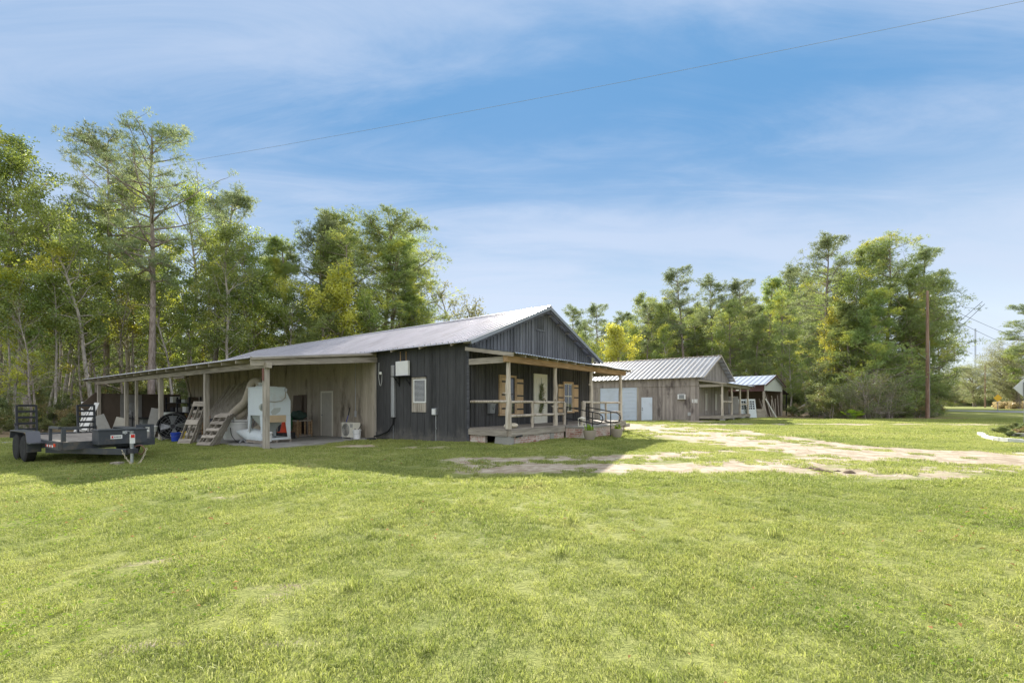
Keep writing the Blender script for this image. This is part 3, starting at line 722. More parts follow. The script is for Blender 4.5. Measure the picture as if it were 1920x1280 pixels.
for s_ in (5.17, 10.22, 15.67, 19.47, 21.3, 27.17):
    q = HG(-4.43, s_); w_ = .17 if s_ != 19.47 else .12
    MB().box(-4.43-w_/2, -4.43+w_/2, s_-w_/2, s_+w_/2, q.z-.1, 2.52 if s_ != 5.17 else 2.66).build('carport_post', MT['grey_z'], H, bevel=.01)
MB().box(-4.55, -4.52, 5.12, 5.2, 2.1, 2.5).build('strap', MT['strap'], H)
MB().bar((-.6, 22.5, -.5), (-1.5, 21.9, 3.1), .1, .1).build('brace', MT['grey_z'], H)
b = MB(); zz = G(*HW(-4.4, 27.2).xy)
b.box(-4.35, -.1, 27.2, 27.26, zz-.1, 1.95); ew = b.build('end_wall', MT['brownp'], H)
MB().box(-3.4, -2.3, 27.13, 27.19, zz, 1.9).build('panel', MT['greyp'], ew)
sl = MB().add([tuple(HW(-4.3, 5.3, 0))]*0, [])
vs = []; nS = 24
for i in range(nS+1):
    s_ = 5.1+i*(27.2-5.1)/nS
    for t_ in (-4.25, 0.0):
        q = HG(t_, s_); vs.append((t_, s_, q.z+.05)); vs.append((t_, s_, q.z-.3))
fs = []
for i in range(nS):
    a = 4*i; c = a+4; fs += [(a, c, c+2, a+2), (a, a+1, c+1, c)]
fs += [(0, 2, 3, 1)]
sl.add(vs, fs); so = sl.build('carport_floor', MT['concrete'], None); so.location = HC; so.rotation_euler.z = TH
tag(so, 'worn concrete slab under the carport', 'floor', kind='structure')

# ================================================================ GREY BARN
C2 = Vector((14.6, 35.5, -.06)); T2 = R(51.4)
B2 = empty('grey_barn', C2, T2, 'weathered grey board barn with bright metal roof, roller door and small porch', 'barn')
def W2(t, s, z=0): return C2 + Matrix.Rotation(T2, 3, 'Z') @ Vector((t, s, z))
e0, a0 = 3.42, 5.46; sl2 = (a0-e0)/(HWD+.4)
b = MB().box(0, .12, 0, 5.06, -.5, e0+.05); b.box(0, .12, 8.58, 16, -.8, e0+.05); b.box(0, .12, 5.06, 8.58, 2.75, e0+.05)
battens_y(b, 0, .1, 4.9, -.4, 2.72, .31, .05, .02); b.box(-.03, 0, .1, 5.0, 2.15, 2.2); b.box(-.05, 0, 0.02, 16, 2.76, 3.38); b.box(-.03, 0, 0, .12, -.3, 2.72); b.box(-.03, 0, .12, 4.9, -.3, .02)
b.build('wall', MT['barn_y'], B2)
b = MB().box(.02, 9.12, 0, .12, -.4, 3.2); battens_x(b, 0, .2, 9, lambda x: .4, lambda x: 3.15, .3, .06, .02)
b.prism([(0, 3.2), (9.14, 3.2), (9.14, 3.5), (HWD, a0-.06), (0, 3.5)], 'y', -.03, .1); battens_x(b, -.03, .2, 9, lambda x: 3.2, lambda x: a0-.1-sl2*abs(x-HWD), .3, .06, .02)
b.box(9.02, 9.14, .12, 16, -.4, 3.4); b.build('wall', MT['barn_x'], B2)
b = MB(); b.prism([(-.4, e0), (HWD, a0), (HWD, a0-.03), (-.4, e0-.03)], 'y', -.5, 16.3); ribs_on(b, -.4, e0, HWD, a0, -.5, 16.3, .41, .05, .05)
b.prism([(9.54, e0), (HWD, a0), (HWD, a0-.03), (9.54, e0-.03)], 'y', -.5, 16.3); ribs_on(b, 9.54, e0, HWD, a0, -.5, 16.3, .41, .05, .05)
r2 = b.build('roof', MT['roof2'], B2)
MB().prism([(HWD-.14, a0-.01), (HWD, a0+.05), (HWD+.14, a0-.01), (HWD, a0+.03)], 'y', -.52, 16.32).build('ridge_cap', MT['brownp'], r2)
b = MB()
for xx in (-.41, 9.55): b.bar((xx, -.515, e0-.05), (HWD, -.515, a0-.05), .03, .13)
b.build('rake_trim', MT['grey_x'], r2)
for i in range(7):
    for sgn in (-1, 1):
        x = HWD+sgn*(.45+i*.72); MB().bar((x, -.48, a0-sl2*abs(x-HWD)-.08), (x, .0, a0-sl2*abs(x-HWD)-.08), .08, .04).build('purlin', MT['grey_y'], r2)
b = MB(); n = 26
for i in range(n):
    z = -.3+i*3.05/n; b.prism([(.05, z), (-.005, z+.02), (-.005, z+.085), (.03, z+.117)], 'y', 5.1, 8.54)
b.build('roller_door', MT['cool'], B2)
b = MB().box(-.045, 0, 4.94, 5.08, -.3, 2.74); b.box(-.045, 0, 8.56, 8.7, -.4, 2.74); b.build('door_frame', MT['grey_z'], B2)
d2 = MB().box(-.05, 0, 3.73, 4.68, -.12, 1.9).build('door', MT['cool'], B2, bevel=.01)
b = MB().box(-.06, 0, 3.66, 3.73, -.12, 1.95); b.box(-.06, 0, 4.68, 4.75, -.12, 1.95); b.box(-.06, 0, 3.73, 4.68, 1.9, 1.97); b.build('trim', MT['barn_y'], d2)
for z in (.85, 1.0): MB().lathe([(0, 0), (.035, .01), (.035, .05), (0, .06)], 8, m=Matrix.Translation((-.05, 4.58, z)) @ Matrix.Rotation(R(-90), 4, 'Y')).build('handle', MT['black'], d2)
ac = MB().box(-.3, .02, 1.0, 1.58, 1.72, 2.12).build('window_air_conditioner', MT['white'], B2, bevel=.02)
b = MB().box(-.31, -.3, 1.05, 1.45, 1.77, 2.07); b.build('grille', MT['greysteel'], ac)
for i in range(4): MB().box(-.02, 0, .12+i*.11, .2+i*.11, 1.42+.02*(i % 2), 1.72).build('notice', MT['white'], B2)
MB().box(-.1, 0, .62, .84, .42, .68).build('meter_box', MT['galv'], B2, bevel=.01)
porch(B2, 51, .45, None, False, 'grey_x')
for x in (.1, 3, 5.9, 8.9): MB().prism([(-1.9, -.3), (-1.45, -.3), (-1.55, .2), (-1.82, .2)], 'x', x-.2, x+.2).build('pier', MT['concrete'], B2)
rough_post((.05, -1.68, 1.52), (2.95, -1.68, 1.5), .07, .07, 77, 0).build('rail', MT['log'], B2, True)
rough_post((5.9, -1.68, 1.3), (8.9, -1.68, 1.3), .05, .05, 78, 0).build('rail', MT['log'], B2, True)
for x0 in (1.3, 4.2):
    d3 = MB().box(x0, x0+.9, -.05, -.02, .46, 2.45).build('door', MT['barn_x'], B2); MB().box(x0+.2, x0+.7, -.06, -.05, .8, 2.2).build('pane', MT['beige'], d3)
# long side vent strip rough sill
# ================================================================ LUMBER SHED
C3 = Vector((24.4, 44, -.1)); T3 = R(45)
B3 = empty('lumber_shed', C3, T3, 'open timber shed with pale gable and brown tin side, behind the grey barn', 'shed')
def W3(t, s, z=0): return C3 + Matrix.Rotation(T3, 3, 'Z') @ Vector((t, s, z))
b = MB(); b.prism([(-.35, 3.25), (3, 4.28), (3, 4.25), (-.35, 3.22)], 'y', -.25, 9); ribs_on(b, -.35, 3.25, 3, 4.28, -.25, 9, .5, .05, .04)
b.prism([(6.35, 3.25), (3, 4.28), (3, 4.25), (6.35, 3.22)], 'y', -.25, 9); r3 = b.build('roof', MT['roof3'], B3)
b = MB()
for xx in (-.36, 6.36): b.bar((xx, -.27, 3.19), (3, -.27, 4.22), .03, .16)
b.build('rake_trim', MT['maroon'], r3)
b = MB()
for i in range(14):
    z = 2.67+i*.11; hw_ = min(3.0, (4.2-z)/.308)
    if hw_ > .1: b.prism([(-.03, z), (.0, z+.108), (.03, z+.108), (.03, z)], 'x', 3-hw_, 3+hw_)
b.build('gable', MT['siding'], B3)
MB().box(-.02, .0, 0, 9, 2.62, 3.25).build('tin_side', MT['maroon'], B3)
MB().box(-.03, -.02, 2.2, 2.6, 2.7, 2.95).build('notice', MT['white'], B3)
for x, y in ((0.05, .05), (5.95, .05), (.05, 3), (.05, 6), (.05, 9), (5.75, 5), (5.75, 9)):
    MB().box(x-.08, x+.08, y-.08, y+.08, -.2, 3.1 if x > 1 else 2.62).build('post', MT['grey_z'], B3)
MB().box(0, 6, 9.1, 9.2, -.2, 3.2).build('wall', MT['brownp'], B3)
MB().box(5.92, 5.98, .15, 9.1, -.2, 3.2).build('wall', MT['brownp'], B3)
b = MB(); b.prism([(6.3, 3.1), (9.6, 2.45), (9.6, 2.4), (6.3, 3.05)], 'y', .2, 7); b.build('lean_to_roof', MT['blackish'], B3)
for y in (.4, 6.8): MB().box(9.4, 9.5, y, y+.1, -.2, 2.42).build('post', MT['black'], B3)
# ================================================================ VEGETATION
ML = {
 'pine': m_leaf('pine_needles', (.11,.155,.065), (.30,.35,.165), (.36,.37,.12), .42, .5, .66),
 'young': m_leaf('young_pine_needles', (.12,.18,.05), (.33,.40,.14), (.44,.45,.09), .45, .5, .6),
 'broad': m_leaf('broad_leaves', (.11,.17,.045), (.32,.39,.10), (.48,.48,.08), .5, .45, .6),
 'yellow': m_leaf('autumn_leaves', (.33,.36,.06), (.54,.54,.10), None, .5),
 'oak': m_leaf('oak_leaves', (.15,.175,.08), (.36,.37,.19), None, .4),
 'shrub': m_leaf('shrub_leaves', (.085,.12,.04), (.25,.28,.09), (.30,.22,.10), .4, .8, .62),
 'palm': m_leaf('palm_leaves', (.12,.22,.03), (.26,.36,.06), None, .45, gloss=0.0),
 'straw': m_leaf('dry_grass', (.34,.29,.14), (.55,.47,.27), None, .4),
}
BK = {'pine': m_bark('pine_bark', (.16,.125,.105), (.42,.36,.32)), 'pale': m_bark('pale_bark', (.24,.21,.18), (.58,.53,.47)),
      'twig': m_bark('twig_bark', (.22,.185,.16), (.46,.41,.36))}
def unit(v): return v/np.maximum(1e-6, np.linalg.norm(v, axis=-1, keepdims=True))
def leaves(r, cen, rad, per, size, flat=.7):
    """leaf-sized diamonds filling clusters"""
    K = len(cen); n = K*per; c = np.repeat(cen, per, 0); R_ = np.repeat(rad, per)[:, None]
    d = unit(r.normal(size=(n, 3)))*(r.random((n, 1))**.45)*R_; d[:, 2] *= flat; p = c+d
    nrm = unit(r.normal(size=(n, 3))+[0, 0, .5]); u = unit(np.cross(nrm, r.normal(size=(n, 3)))); v = np.cross(nrm, u)
    s = r.uniform(.6, 1.3, (n, 1))*size
    V = np.stack([p-u*s*.5, p+v*s*.3, p+u*s*.5, p-v*s*.3], 1).reshape(-1, 3)
    return V, np.arange(n*4).reshape(-1, 4)
def needles(r, cen, rad, per, L, W, k=7, flat=.5):
    K = len(cen); n = K*per; c = np.repeat(cen, per, 0); R_ = np.repeat(rad, per)[:, None]
    d = unit(r.normal(size=(n, 3)))*(r.random((n, 1))**.5)*R_; d[:, 2] *= flat; p = np.repeat(c+d, k, 0)
    out_ = np.repeat(unit(d+[0, 0, .25]), k, 0)
    q = unit(out_*.8+r.normal(size=(n*k, 3))*.6); s = unit(np.cross(q, r.normal(size=(n*k, 3))))*W/2
    l = r.uniform(.6, 1.2, (n*k, 1))*L
    V = np.stack([p-s*.6, p+s*.6, p+q*l*.6+s, p+q*l], 1).reshape(-1, 3)
    return V, np.arange(n*k*4).reshape(-1, 4)
def limb(r, p, d, L, r0, r1, bend=.25, up=.12, n=6):
    pts = [np.array(p, float)]; d = unit(np.array(d, float)); 
    for i in range(n-1):
        d = unit(d+r.normal(size=3)*bend*.35+[0, 0, up*.3]); pts.append(pts[-1]+d*L/(n-1))
    return pts, list(np.linspace(r0, r1, n)), d
def at(pts, f):
    i = min(int(f*(len(pts)-1)), len(pts)-2); g = f*(len(pts)-1)-i; return pts[i]*(1-g)+pts[i+1]*g, unit(pts[i+1]-pts[i])
def make_tree(seed, kind, h, cb, spread, nb, leafk, bark, prof='round', per=None, clus=None, tr=None, dens=1.0, stems=1, lean=.02, sub=5):
    r = np.random.default_rng(seed); tb = MB(); cen = []; rad = []
    tr = tr or h*.011+.05
    for st in range(stems):
        off = np.array([r.normal()*.35, r.normal()*.35, 0]) if stems > 1 else np.zeros(3)
        n = 12; pts = []; d = np.array([r.normal()*lean, r.normal()*lean, 1]) if stems == 1 else np.array([r.normal()*.25, r.normal()*.25, 1])
        p = off-[0, 0, .3]; hh = h*(1 if st == 0 else r.uniform(.7, .95))
        for i in range(n):
            pts.append(p.copy()); d = unit(d+r.normal(size=3)*[.05, .05, 0]*(1.5 if kind != 'pine' else .6)+[0, 0, .1]); p = p+d*hh/(n-1)
        rr_ = [max(.02, tr*(1-.88*(i/(n-1)))**.9*(1.25 if i == 0 else 1)) for i in range(n)]
        tb.tube([Vector(q) for q in pts], rr_, 9, False)
        # dead stubs low on the stem
        for _ in range(int(nb*.2)):
            f = r.uniform(.2, max(.25, cb)); q, _d = at(pts, f); a = r.uniform(0, 6.28)
            lp, lr, _ = limb(r, q, (math.cos(a), math.sin(a), .2), r.uniform(.4, 1.8), tr*.12, .01, .5, 0, 4); tb.tube([Vector(x) for x in lp], lr, 4, False)
        for b_ in range(nb//stems):
            f = cb+(1-cb)*((b_+r.random())/(nb/stems)); f = min(f, .985); q, _d = at(pts, f); u = (f-cb)/(1-cb)
            if prof == 'round': L = spread*math.sqrt(max(.06, 1-(2*u-.85)**2/1.45))
            elif prof == 'cone': L = spread*(1.05-u*.85)
            elif prof == 'flat': L = spread*(.55+.6*math.sin(u*2.6))
            else: L = spread*(.45+.55*math.sin(min(1, u*1.15)*3.0))
            L *= r.uniform(.55, 1.15); a = r.uniform(0, 6.28) if r.random() < .7 else b_*2.4
            el = {'pine': -.05+.55*u, 'broad': .35+.7*u}.get(kind, .3+.5*u)+r.normal()*.12
            dv = (math.cos(a)*math.cos(el), math.sin(a)*math.cos(el), math.sin(el))
            rb = max(.018, tr*.38*(1-.6*u))
            lp, lr, ld = limb(r, q, dv, L, rb, .012, .45 if kind != 'pine' else .3, .25, 6)
            tb.tube([Vector(x) for x in lp], lr, 5, False)
            for s_ in range(sub):
                g = .35+.65*(s_+r.random())/sub; q2, dd = at(lp, min(g, .99))
                sd2 = unit(dd*.7+r.normal(size=3)*.8+[0, 0, .1]); L2 = L*r.uniform(.18, .42)
                lp2, lr2, _ = limb(r, q2, sd2, L2, rb*.35, .006, .5, .2, 4); tb.tube([Vector(x) for x in lp2], lr2, 4, False)
                cen.append(lp2[-1]); rad.append(r.uniform(.7, 1.2)*clus)
                if r.random() < .5: cen.append(at(lp2, .5)[0]); rad.append(r.uniform(.5, .9)*clus)
            cen.append(lp[-1]); rad.append(clus*r.uniform(.7, 1.1))
        cen.append(pts[-1]); rad.append(clus)
    cen = np.array(cen); rad = np.array(rad)
    keep = r.random(len(cen)) < dens; keep[-1] = True; cen, rad = cen[keep], rad[keep]
    if kind == 'pine': V_, F_ = needles(r, cen, rad, per, .27, .034, 7)
    else: V_, F_ = leaves(r, cen, rad, per, .17 if h > 6 else .10)
    crown = np_mesh('crown', V_, F_, ML[leafk])
    trunk = bpy.data.meshes.new('trunk'); trunk.from_pydata(tb.v, [], tb.f); trunk.update(); trunk.materials.append(BK[bark])
    trunk.polygons.foreach_set('use_smooth', [True]*len(trunk.polygons))
    return trunk, crown, float(np.percentile(V_[:, 2], 99.8))
VAR = {
 'bigpine': make_tree(1, 'pine', 24.5, .50, 5.0, 46, 'pine', 'pine', 'bell', 13, .60, .31, .88, lean=.0, sub=5),
 'pineA': make_tree(2, 'pine', 20, .45, 3.4, 42, 'pine', 'pine', 'bell', 14, .6, .24, .9),
 'pineB': make_tree(3, 'pine', 20, .55, 3.0, 36, 'pine', 'pine', 'round', 15, .6, .22, .9),
 'pineC': make_tree(4, 'pine', 16, .25, 3.6, 46, 'young', 'pine', 'cone', 14, .6, .2, .95),
 'pineE': make_tree(25, 'pine', 19, .22, 4.6, 58, 'young', 'pine', 'round', 15, .68, .24, 1.0),
 'pineD': make_tree(5, 'pine', 14, .06, 4.1, 58, 'young', 'pine', 'cone', 15, .66, .22, 1.0),
 'broadA': make_tree(6, 'broad', 21, .30, 4.4, 40, 'broad', 'pale', 'round', 44, .75, .24),
 'broadB': make_tree(7, 'broad', 18, .38, 3.6, 34, 'broad', 'pale', 'round', 44, .72, .18),
 'broadC': make_tree(8, 'broad', 14, .22, 3.4, 34, 'broad', 'pale', 'flat', 44, .7, .15),
 'slim': make_tree(9, 'broad', 15, .45, 2.0, 22, 'broad', 'pale', 'round', 30, .6, .11, .8),
 'slimB': make_tree(10, 'broad', 12, .35, 1.7, 20, 'broad', 'twig', 'round', 26, .55, .085, .7, lean=.05),
 'bare': make_tree(11, 'broad', 13, .25, 2.3, 34, 'shrub', 'twig', 'round', 7, .6, .11, .5, lean=.05),
 'yellow': make_tree(12, 'broad', 10, .12, 2.9, 40, 'yellow', 'twig', 'round', 46, .62, .15),
 'oak': make_tree(13, 'broad', 13, .14, 6.0, 58, 'oak', 'pine', 'flat', 85, 1.2, .4),
 'shrubA': make_tree(14, 'broad', 3.4, .05, 1.5, 30, 'shrub', 'twig', 'flat', 60, .42, .05, stems=5),
 'shrubB': make_tree(15, 'broad', 2.2, .05, 1.2, 26, 'shrub', 'twig', 'flat', 60, .34, .04, stems=5),
 'twiggy': make_tree(16, 'broad', 4.2, .08, 2.2, 60, 'shrub', 'twig', 'flat', 16, .42, .05, .6, stems=7, sub=7),
 'spray': make_tree(17, 'broad', 11, .12, 3.0, 60, 'oak', 'twig', 'bell', 10, .5, .16, .8, stems=3, sub=6),
}
def put_tree(var, x, y, h, label, cat='tree', group=None, name='tree', rot=None, wide=1.0, sink=0.0, tilt=0):
    tm, cmh, h0 = VAR[var]; s = h/h0
    e = empty(name, (x, y, G(x, y)-sink), 0 if rot is None else rot, label, cat, group)
    for nm, me in (('trunk', tm), ('crown', cmh)):
        o_ = bpy.data.objects.new(nm, me); COL.objects.link(o_); o_.parent = e
    e.scale = (s*wide, s*wide, s); e.rotation_euler.y = tilt
    return e
rt = random.Random(3)
def T(var, px, Y, top, label, **k):
    x = (px-960)/F*Y; h = CAMZ+(756-top)/F*Y-G(x, Y); nm = {'p': 'pine_tree', 'b': 'broadleaf_tree'}.get(var[0], 'tree')
    if var == 'bigpine': nm = 'pine_tree'
    if var == 'bare': nm = 'bare_tree'
    if var == 'oak': nm = 'oak_tree'
    if var in ('slim', 'slimB'): nm = 'slender_tree'
    k.setdefault('rot', rt.uniform(0, 6.28)); return put_tree(var, x, Y, h, label, name=nm, **k)
GL, GM, GR, GC = 'trees of the left wood', 'trees behind the house roof', 'trees behind the grey barn', 'trees of the clump by the utility pole'
T('bigpine', 284, 38, 238, 'tallest pine rising behind the carport, thick straight leaning trunk', group=GL, tilt=.02, rot=0.0)
T('pineB', 200, 44, 246, 'tall thin pine with sparse top, just left of the tallest pine', group=GL)
T('broadA', 55, 37, 268, 'big yellow-green leafy tree at the far left edge above the trailer', group=GL, wide=1.1)
T('broadA', -15, 35, 285, 'leafy tree half cut off by the left edge', group=GL)
T('broadB', 118, 41, 345, 'leafy tree between the big left-edge tree and the thin sparse pine', group=GL)
T('broadB', 175, 36, 385, 'green leafy tree with pale forked trunk behind the carport corner', group=GL)
T('broadA', 245, 46, 330, 'leafy tree directly behind the tallest pine trunk, on its left', group=GL)
T('broadA', 345, 47, 335, 'broad leafy tree right of the tallest pine', group=GL)
T('pineA', 392, 46, 345, 'pine with drooping right limbs, second large crown right of the tallest pine', group=GL)
T('broadB', 425, 42, 440, 'yellow-green leafy tree above the left end of the metal roof', group=GL)
T('broadB', 330, 40, 520, 'lower leafy tree over the carport roof', group=GL)
T('broadC', 455, 48, 430, 'rounded leafy tree standing at the right end of the left wood', group=GL)
T('broadC', 30, 33, 500, 'lower leafy tree behind the trailer ramp', group=GL)
k_ = 0
LS = 'slender pale trunk among the close-growing trees of the left wood'
for px_, Y_, tp, v_ in ((12, 33, 470, 'slim'), (38, 37, 440, 'slim'), (72, 34, 520, 'slimB'), (84, 40, 430, 'slim'), (98, 34, 450, 'slim'), (128, 38, 500, 'slimB'), (143, 43, 420, 'slim'),
        (158, 36, 540, 'bare'), (188, 39, 470, 'slimB'), (212, 42, 450, 'slim'), (236, 40, 520, 'bare'), (262, 44, 430, 'slim'), (306, 43, 440, 'slim'), (322, 47, 470, 'slimB'), (352, 42, 520, 'slim'),
        (372, 46, 450, 'slimB'), (400, 44, 500, 'slim'), (438, 47, 480, 'bare'), (462, 45, 520, 'slimB'), (5, 40, 420, 'bare'), (58, 31, 560, 'bare'), (110, 47, 400, 'slim'), (-20, 31, 430, 'slim'), (168, 48, 420, 'bare')):
    T(v_, px_, Y_, tp, LS, group='slender trunks in the left wood')
# middle
T('pineC', 508, 54, 478, 'bushy pine left of the large clump behind the roof', group=GM)
T('pineA', 585, 55, 412, 'tall open-crowned pine at the top left of the clump behind the roof', group=GM)
T('pineC', 650, 58, 398, 'dense tall pine in the middle of the clump behind the roof', group=GM, wide=1.4)
T('pineE', 712, 57, 394, 'highest rounded pine of the clump behind the roof', group=GM, wide=1.25)
T('pineE', 668, 52, 440, 'dense green pine filling the front of the clump behind the roof', group=GM, wide=1.3)
T('pineC', 735, 55, 455, 'bushy pine low on the right flank of the clump behind the roof', group=GM, wide=1.4)
T('pineC', 545, 53, 450, 'bushy pine on the left shoulder of the clump behind the roof', group=GM, wide=1.3)
T('broadA', 610, 60, 440, 'tall leafy tree in the heart of the clump behind the roof', group=GM, wide=1.2)
T('yellow', 632, 49, 498, 'yellow-leaved tree in front of the clump behind the roof', group=GM, wide=.9)
T('pineE', 758, 60, 430, 'dark green pine at the right of the clump behind the roof', group=GM, wide=1.1)
T('pineA', 792, 63, 478, 'pine with short level limbs ending the clump on its right', group=GM)
T('pineD', 600, 47, 545, 'low bright green young pine just above the metal roof', group=GM)
T('broadC', 548, 48, 520, 'leafy tree low on the left of the clump behind the roof', group=GM)
T('broadC', 690, 50, 540, 'green leafy tree low on the right of the yellow tree', group=GM)
T('broadC', 480, 50, 500, 'pale leafy tree where the left wood meets the roof clump', group=GM)
T('spray', 883, 62, 522, 'loose grey-green tree with fine twigs left of the gable peak', group=GM)
T('spray', 832, 66, 566, 'low twiggy tree beside the loose grey-green one above the roof', group=GM)
T('broadC', 775, 56, 560, 'small leafy tree rising over the middle of the roof ridge', group=GM)
# right of the house
for v_, px_, Y_, tp, lb in (('pineB', 1072, 92, 572, 'hazy rounded pine just right of the gable peak'), ('pineA', 1124, 95, 572, 'second hazy pine right of the gable peak'),
        ('pineB', 1166, 98, 583, 'small dark pine top poking above the yellow tree'), ('broadC', 1188, 84, 600, 'brownish leafy tree between the yellow tree and the tall pines'),
        ('pineB', 1217, 88, 566, 'narrow pine left of the tallest pine behind the barn'), ('pineA', 1290, 86, 502, 'tallest pine behind the grey barn roof, with bare dark trunk'),
        ('pineB', 1330, 87, 516, 'pine close on the right of the tallest one behind the barn'), ('pineA', 1392, 85, 527, 'broad pine above the barn gable'),
        ('pineC', 1440, 84, 524, 'full pine behind the lumber shed roof'), ('pineA', 1492, 80, 505, 'pine between the lumber shed and the roadside clump'),
        ('broadB', 1250, 80, 612, 'green leafy tree low behind the barn ridge, left of the tallest pine'), ('broadC', 1350, 78, 610, 'dark leafy tree low behind the barn gable'),
        ('pineE', 1462, 76, 548, 'dense rounded pine above the lumber shed'), ('pineE', 1368, 80, 560, 'dense rounded pine right of the barn gable peak'), ('pineE', 1245, 90, 560, 'dense rounded pine left of the tallest pine behind the barn'), ('pineD', 1415, 74, 600, 'dark bushy pine behind the lumber shed'), ('broadC', 1482, 66, 610, 'dark leafy tree right of the lumber shed'),
        ('broadC', 1110, 82, 640, 'leafy tree low beside the right eave of the house')):
    T(v_, px_, Y_, tp, lb, group=GR)
T('yellow', 1156, 74, 606, 'bright yellow-green tree standing right of the house gable', group=GR, wide=1.1)
# roadside clump
for v_, px_, Y_, tp, lb, wd_ in (('pineA', 1548, 52, 448, 'open pine crown at the upper left of the roadside clump', 1), ('pineE', 1612, 50, 455, 'tall pine in the middle of the roadside clump', 1.1),
        ('pineE', 1662, 49, 448, 'highest right-hand pine of the roadside clump', 1.1), ('pineE', 1706, 46, 500, 'dense pine on the right front of the roadside clump', 1.1), ('pineE', 1738, 49, 520, 'pine whose crown reaches past the utility pole', 1.0), ('pineE', 1566, 55, 500, 'dense pine on the left shoulder of the roadside clump', 1.1), ('pineA', 1722, 50, 470, 'pine with open right limbs behind the utility pole', 1),
        ('pineD', 1592, 47, 570, 'bushy young pine at the left front of the roadside clump', 1.1), ('pineD', 1640, 44, 540, 'bushy young pine at the front middle of the roadside clump', 1.1),
        ('pineD', 1705, 47, 560, 'bushy pine behind the foot of the utility pole', 1.1), ('broadC', 1752, 56, 560, 'leafy tree at the right edge of the roadside clump', 1.0),
        ('broadC', 1548, 57, 600, 'dark leafy tree at the left edge of the roadside clump', 1.0), ('broadC', 1602, 47, 500, 'yellow-tinged leafy tree inside the roadside clump', .9)):
    T(v_, px_, Y_, tp, lb, group=GC, wide=wd_)
T('yellow', 1582, 48.5, 560, 'small yellow tree in the roadside clump', group=GC, wide=.75)
for px_, Y_, tp, lb in ((1790, 150, 690, 'far oak left of the distant pole'), (1828, 135, 676, 'grey-green oak behind the distant pole'), (1868, 128, 668, 'large far oak above the yellow sign'), (1762, 175, 712, 'smallest far oak beyond the road')):
    T('oak', px_, Y_, tp, lb, group='oaks beyond the road', wide=1.3)
T('oak', 1908, 84, 636, 'nearest oak at the right edge, behind the white sign', group='oaks beyond the road', wide=1.25)
T('broadB', 1935, 80, 650, 'green leafy tree filling the right edge below the reaching pine', group='oaks beyond the road', wide=1.5)
T('pineA', 1932, 74, 565, 'pine reaching in from the right edge with level limbs', group='oaks beyond the road', wide=1.5)
# shrubs
GS = 'undergrowth shrubs at the edge of the left wood'
for i, (px_, Y_, h_, v_) in enumerate(((10, 30, 2.6, 'shrubA'), (62, 33, 1.8, 'shrubB'), (102, 34, 2.4, 'shrubA'), (140, 34, 2.0, 'shrubB'), (172, 36, 2.2, 'shrubA'), (-25, 27, 2.4, 'shrubB'), (32, 38, 3.0, 'shrubA'),
        (128, 31, 1.2, 'shrubB'), (210, 39, 2.6, 'shrubA'), (255, 41, 2.8, 'shrubB'), (300, 41, 2.4, 'shrubA'), (84, 29, .9, 'shrubB'), (345, 41, 2.6, 'shrubA'), (180, 31, 1.1, 'shrubB'))):
    x_ = (px_-960)/F*Y_; put_tree(v_, x_, Y_, h_, 'low dark green shrub growing between the trunks of the left wood', 'shrub', GS, 'shrub', rt.uniform(0, 6))
GT = 'shrubs under the roadside clump'
for px_, Y_, h_, v_, lb in ((1530, 44, 2.5, 'shrubA', 'leafy shrub beside the lumber shed lean-to'), (1552, 41, 3.2, 'shrubA', 'tall leafy shrub at the left foot of the roadside clump'), (1580, 40.5, 3.2, 'twiggy', 'bare twiggy shrub left of the palmetto'),
        (1625, 40, 4.6, 'twiggy', 'large tangle of bare arching stems under the roadside clump'), (1668, 40.5, 4.4, 'twiggy', 'second tangle of bare arching stems, nearer the utility pole'), (1652, 43, 3.4, 'shrubA', 'dark shrub behind the arching bare stems'),
        (1702, 42.5, 3.2, 'shrubA', 'rounded dark shrub left of the utility pole'), (1725, 45, 2.6, 'shrubB', 'small shrub touching the utility pole'), (1590, 43, 3.4, 'shrubA', 'dark shrub behind the palmetto'), (1490, 44.5, 1.3, 'shrubB', 'weedy bush right of the shed lumber')):
    x_ = (px_-960)/F*Y_; put_tree(v_, x_, Y_, h_, lb, 'shrub', GT, 'shrub', rt.uniform(0, 6), 1.15)
for i, (px_, Y_) in enumerate(((1905, 96), (1880, 105), (1845, 118), (1800, 140))):
    pass
# palmetto: fan leaves on stems
def palmetto(x, y, label):
    e = empty('palmetto', (x, y, G(x, y)), .4, label, 'palm'); r = random.Random(8)
    for i in range(9):
        a = i*2.4; el = r.uniform(.5, 1.2); L = r.uniform(.5, .8); d = Vector((math.cos(a)*math.cos(el), math.sin(a)*math.cos(el), math.sin(el)))
        c_ = d*L; st = MB().tube([(0, 0, 0), c_*.5+Vector((0, 0, .03)), c_], [.015, .012, .01], 5).build('stem', ML['palm'], e)
        b = MB(); sdv = d.cross(Vector((0, 0, 1))).normalized(); upv = sdv.cross(d).normalized()
        for k in range(13):
            q = (k-6)*.22; dd = (d*math.cos(q)+sdv*math.sin(q)+upv*.15).normalized(); L3 = .55*(1-.02*k)
            w_ = dd.cross(upv).normalized()*.028
            b.add([c_, c_+dd*L3*.5+w_, c_+dd*L3-Vector((0, 0, .05)), c_+dd*L3*.5-w_], [(0, 1, 2, 3)])
        b.build('frond', ML['palm'], st)
palmetto((1600-960)/F*38.5, 38.5, 'bright green fan palm at the foot of the roadside clump')
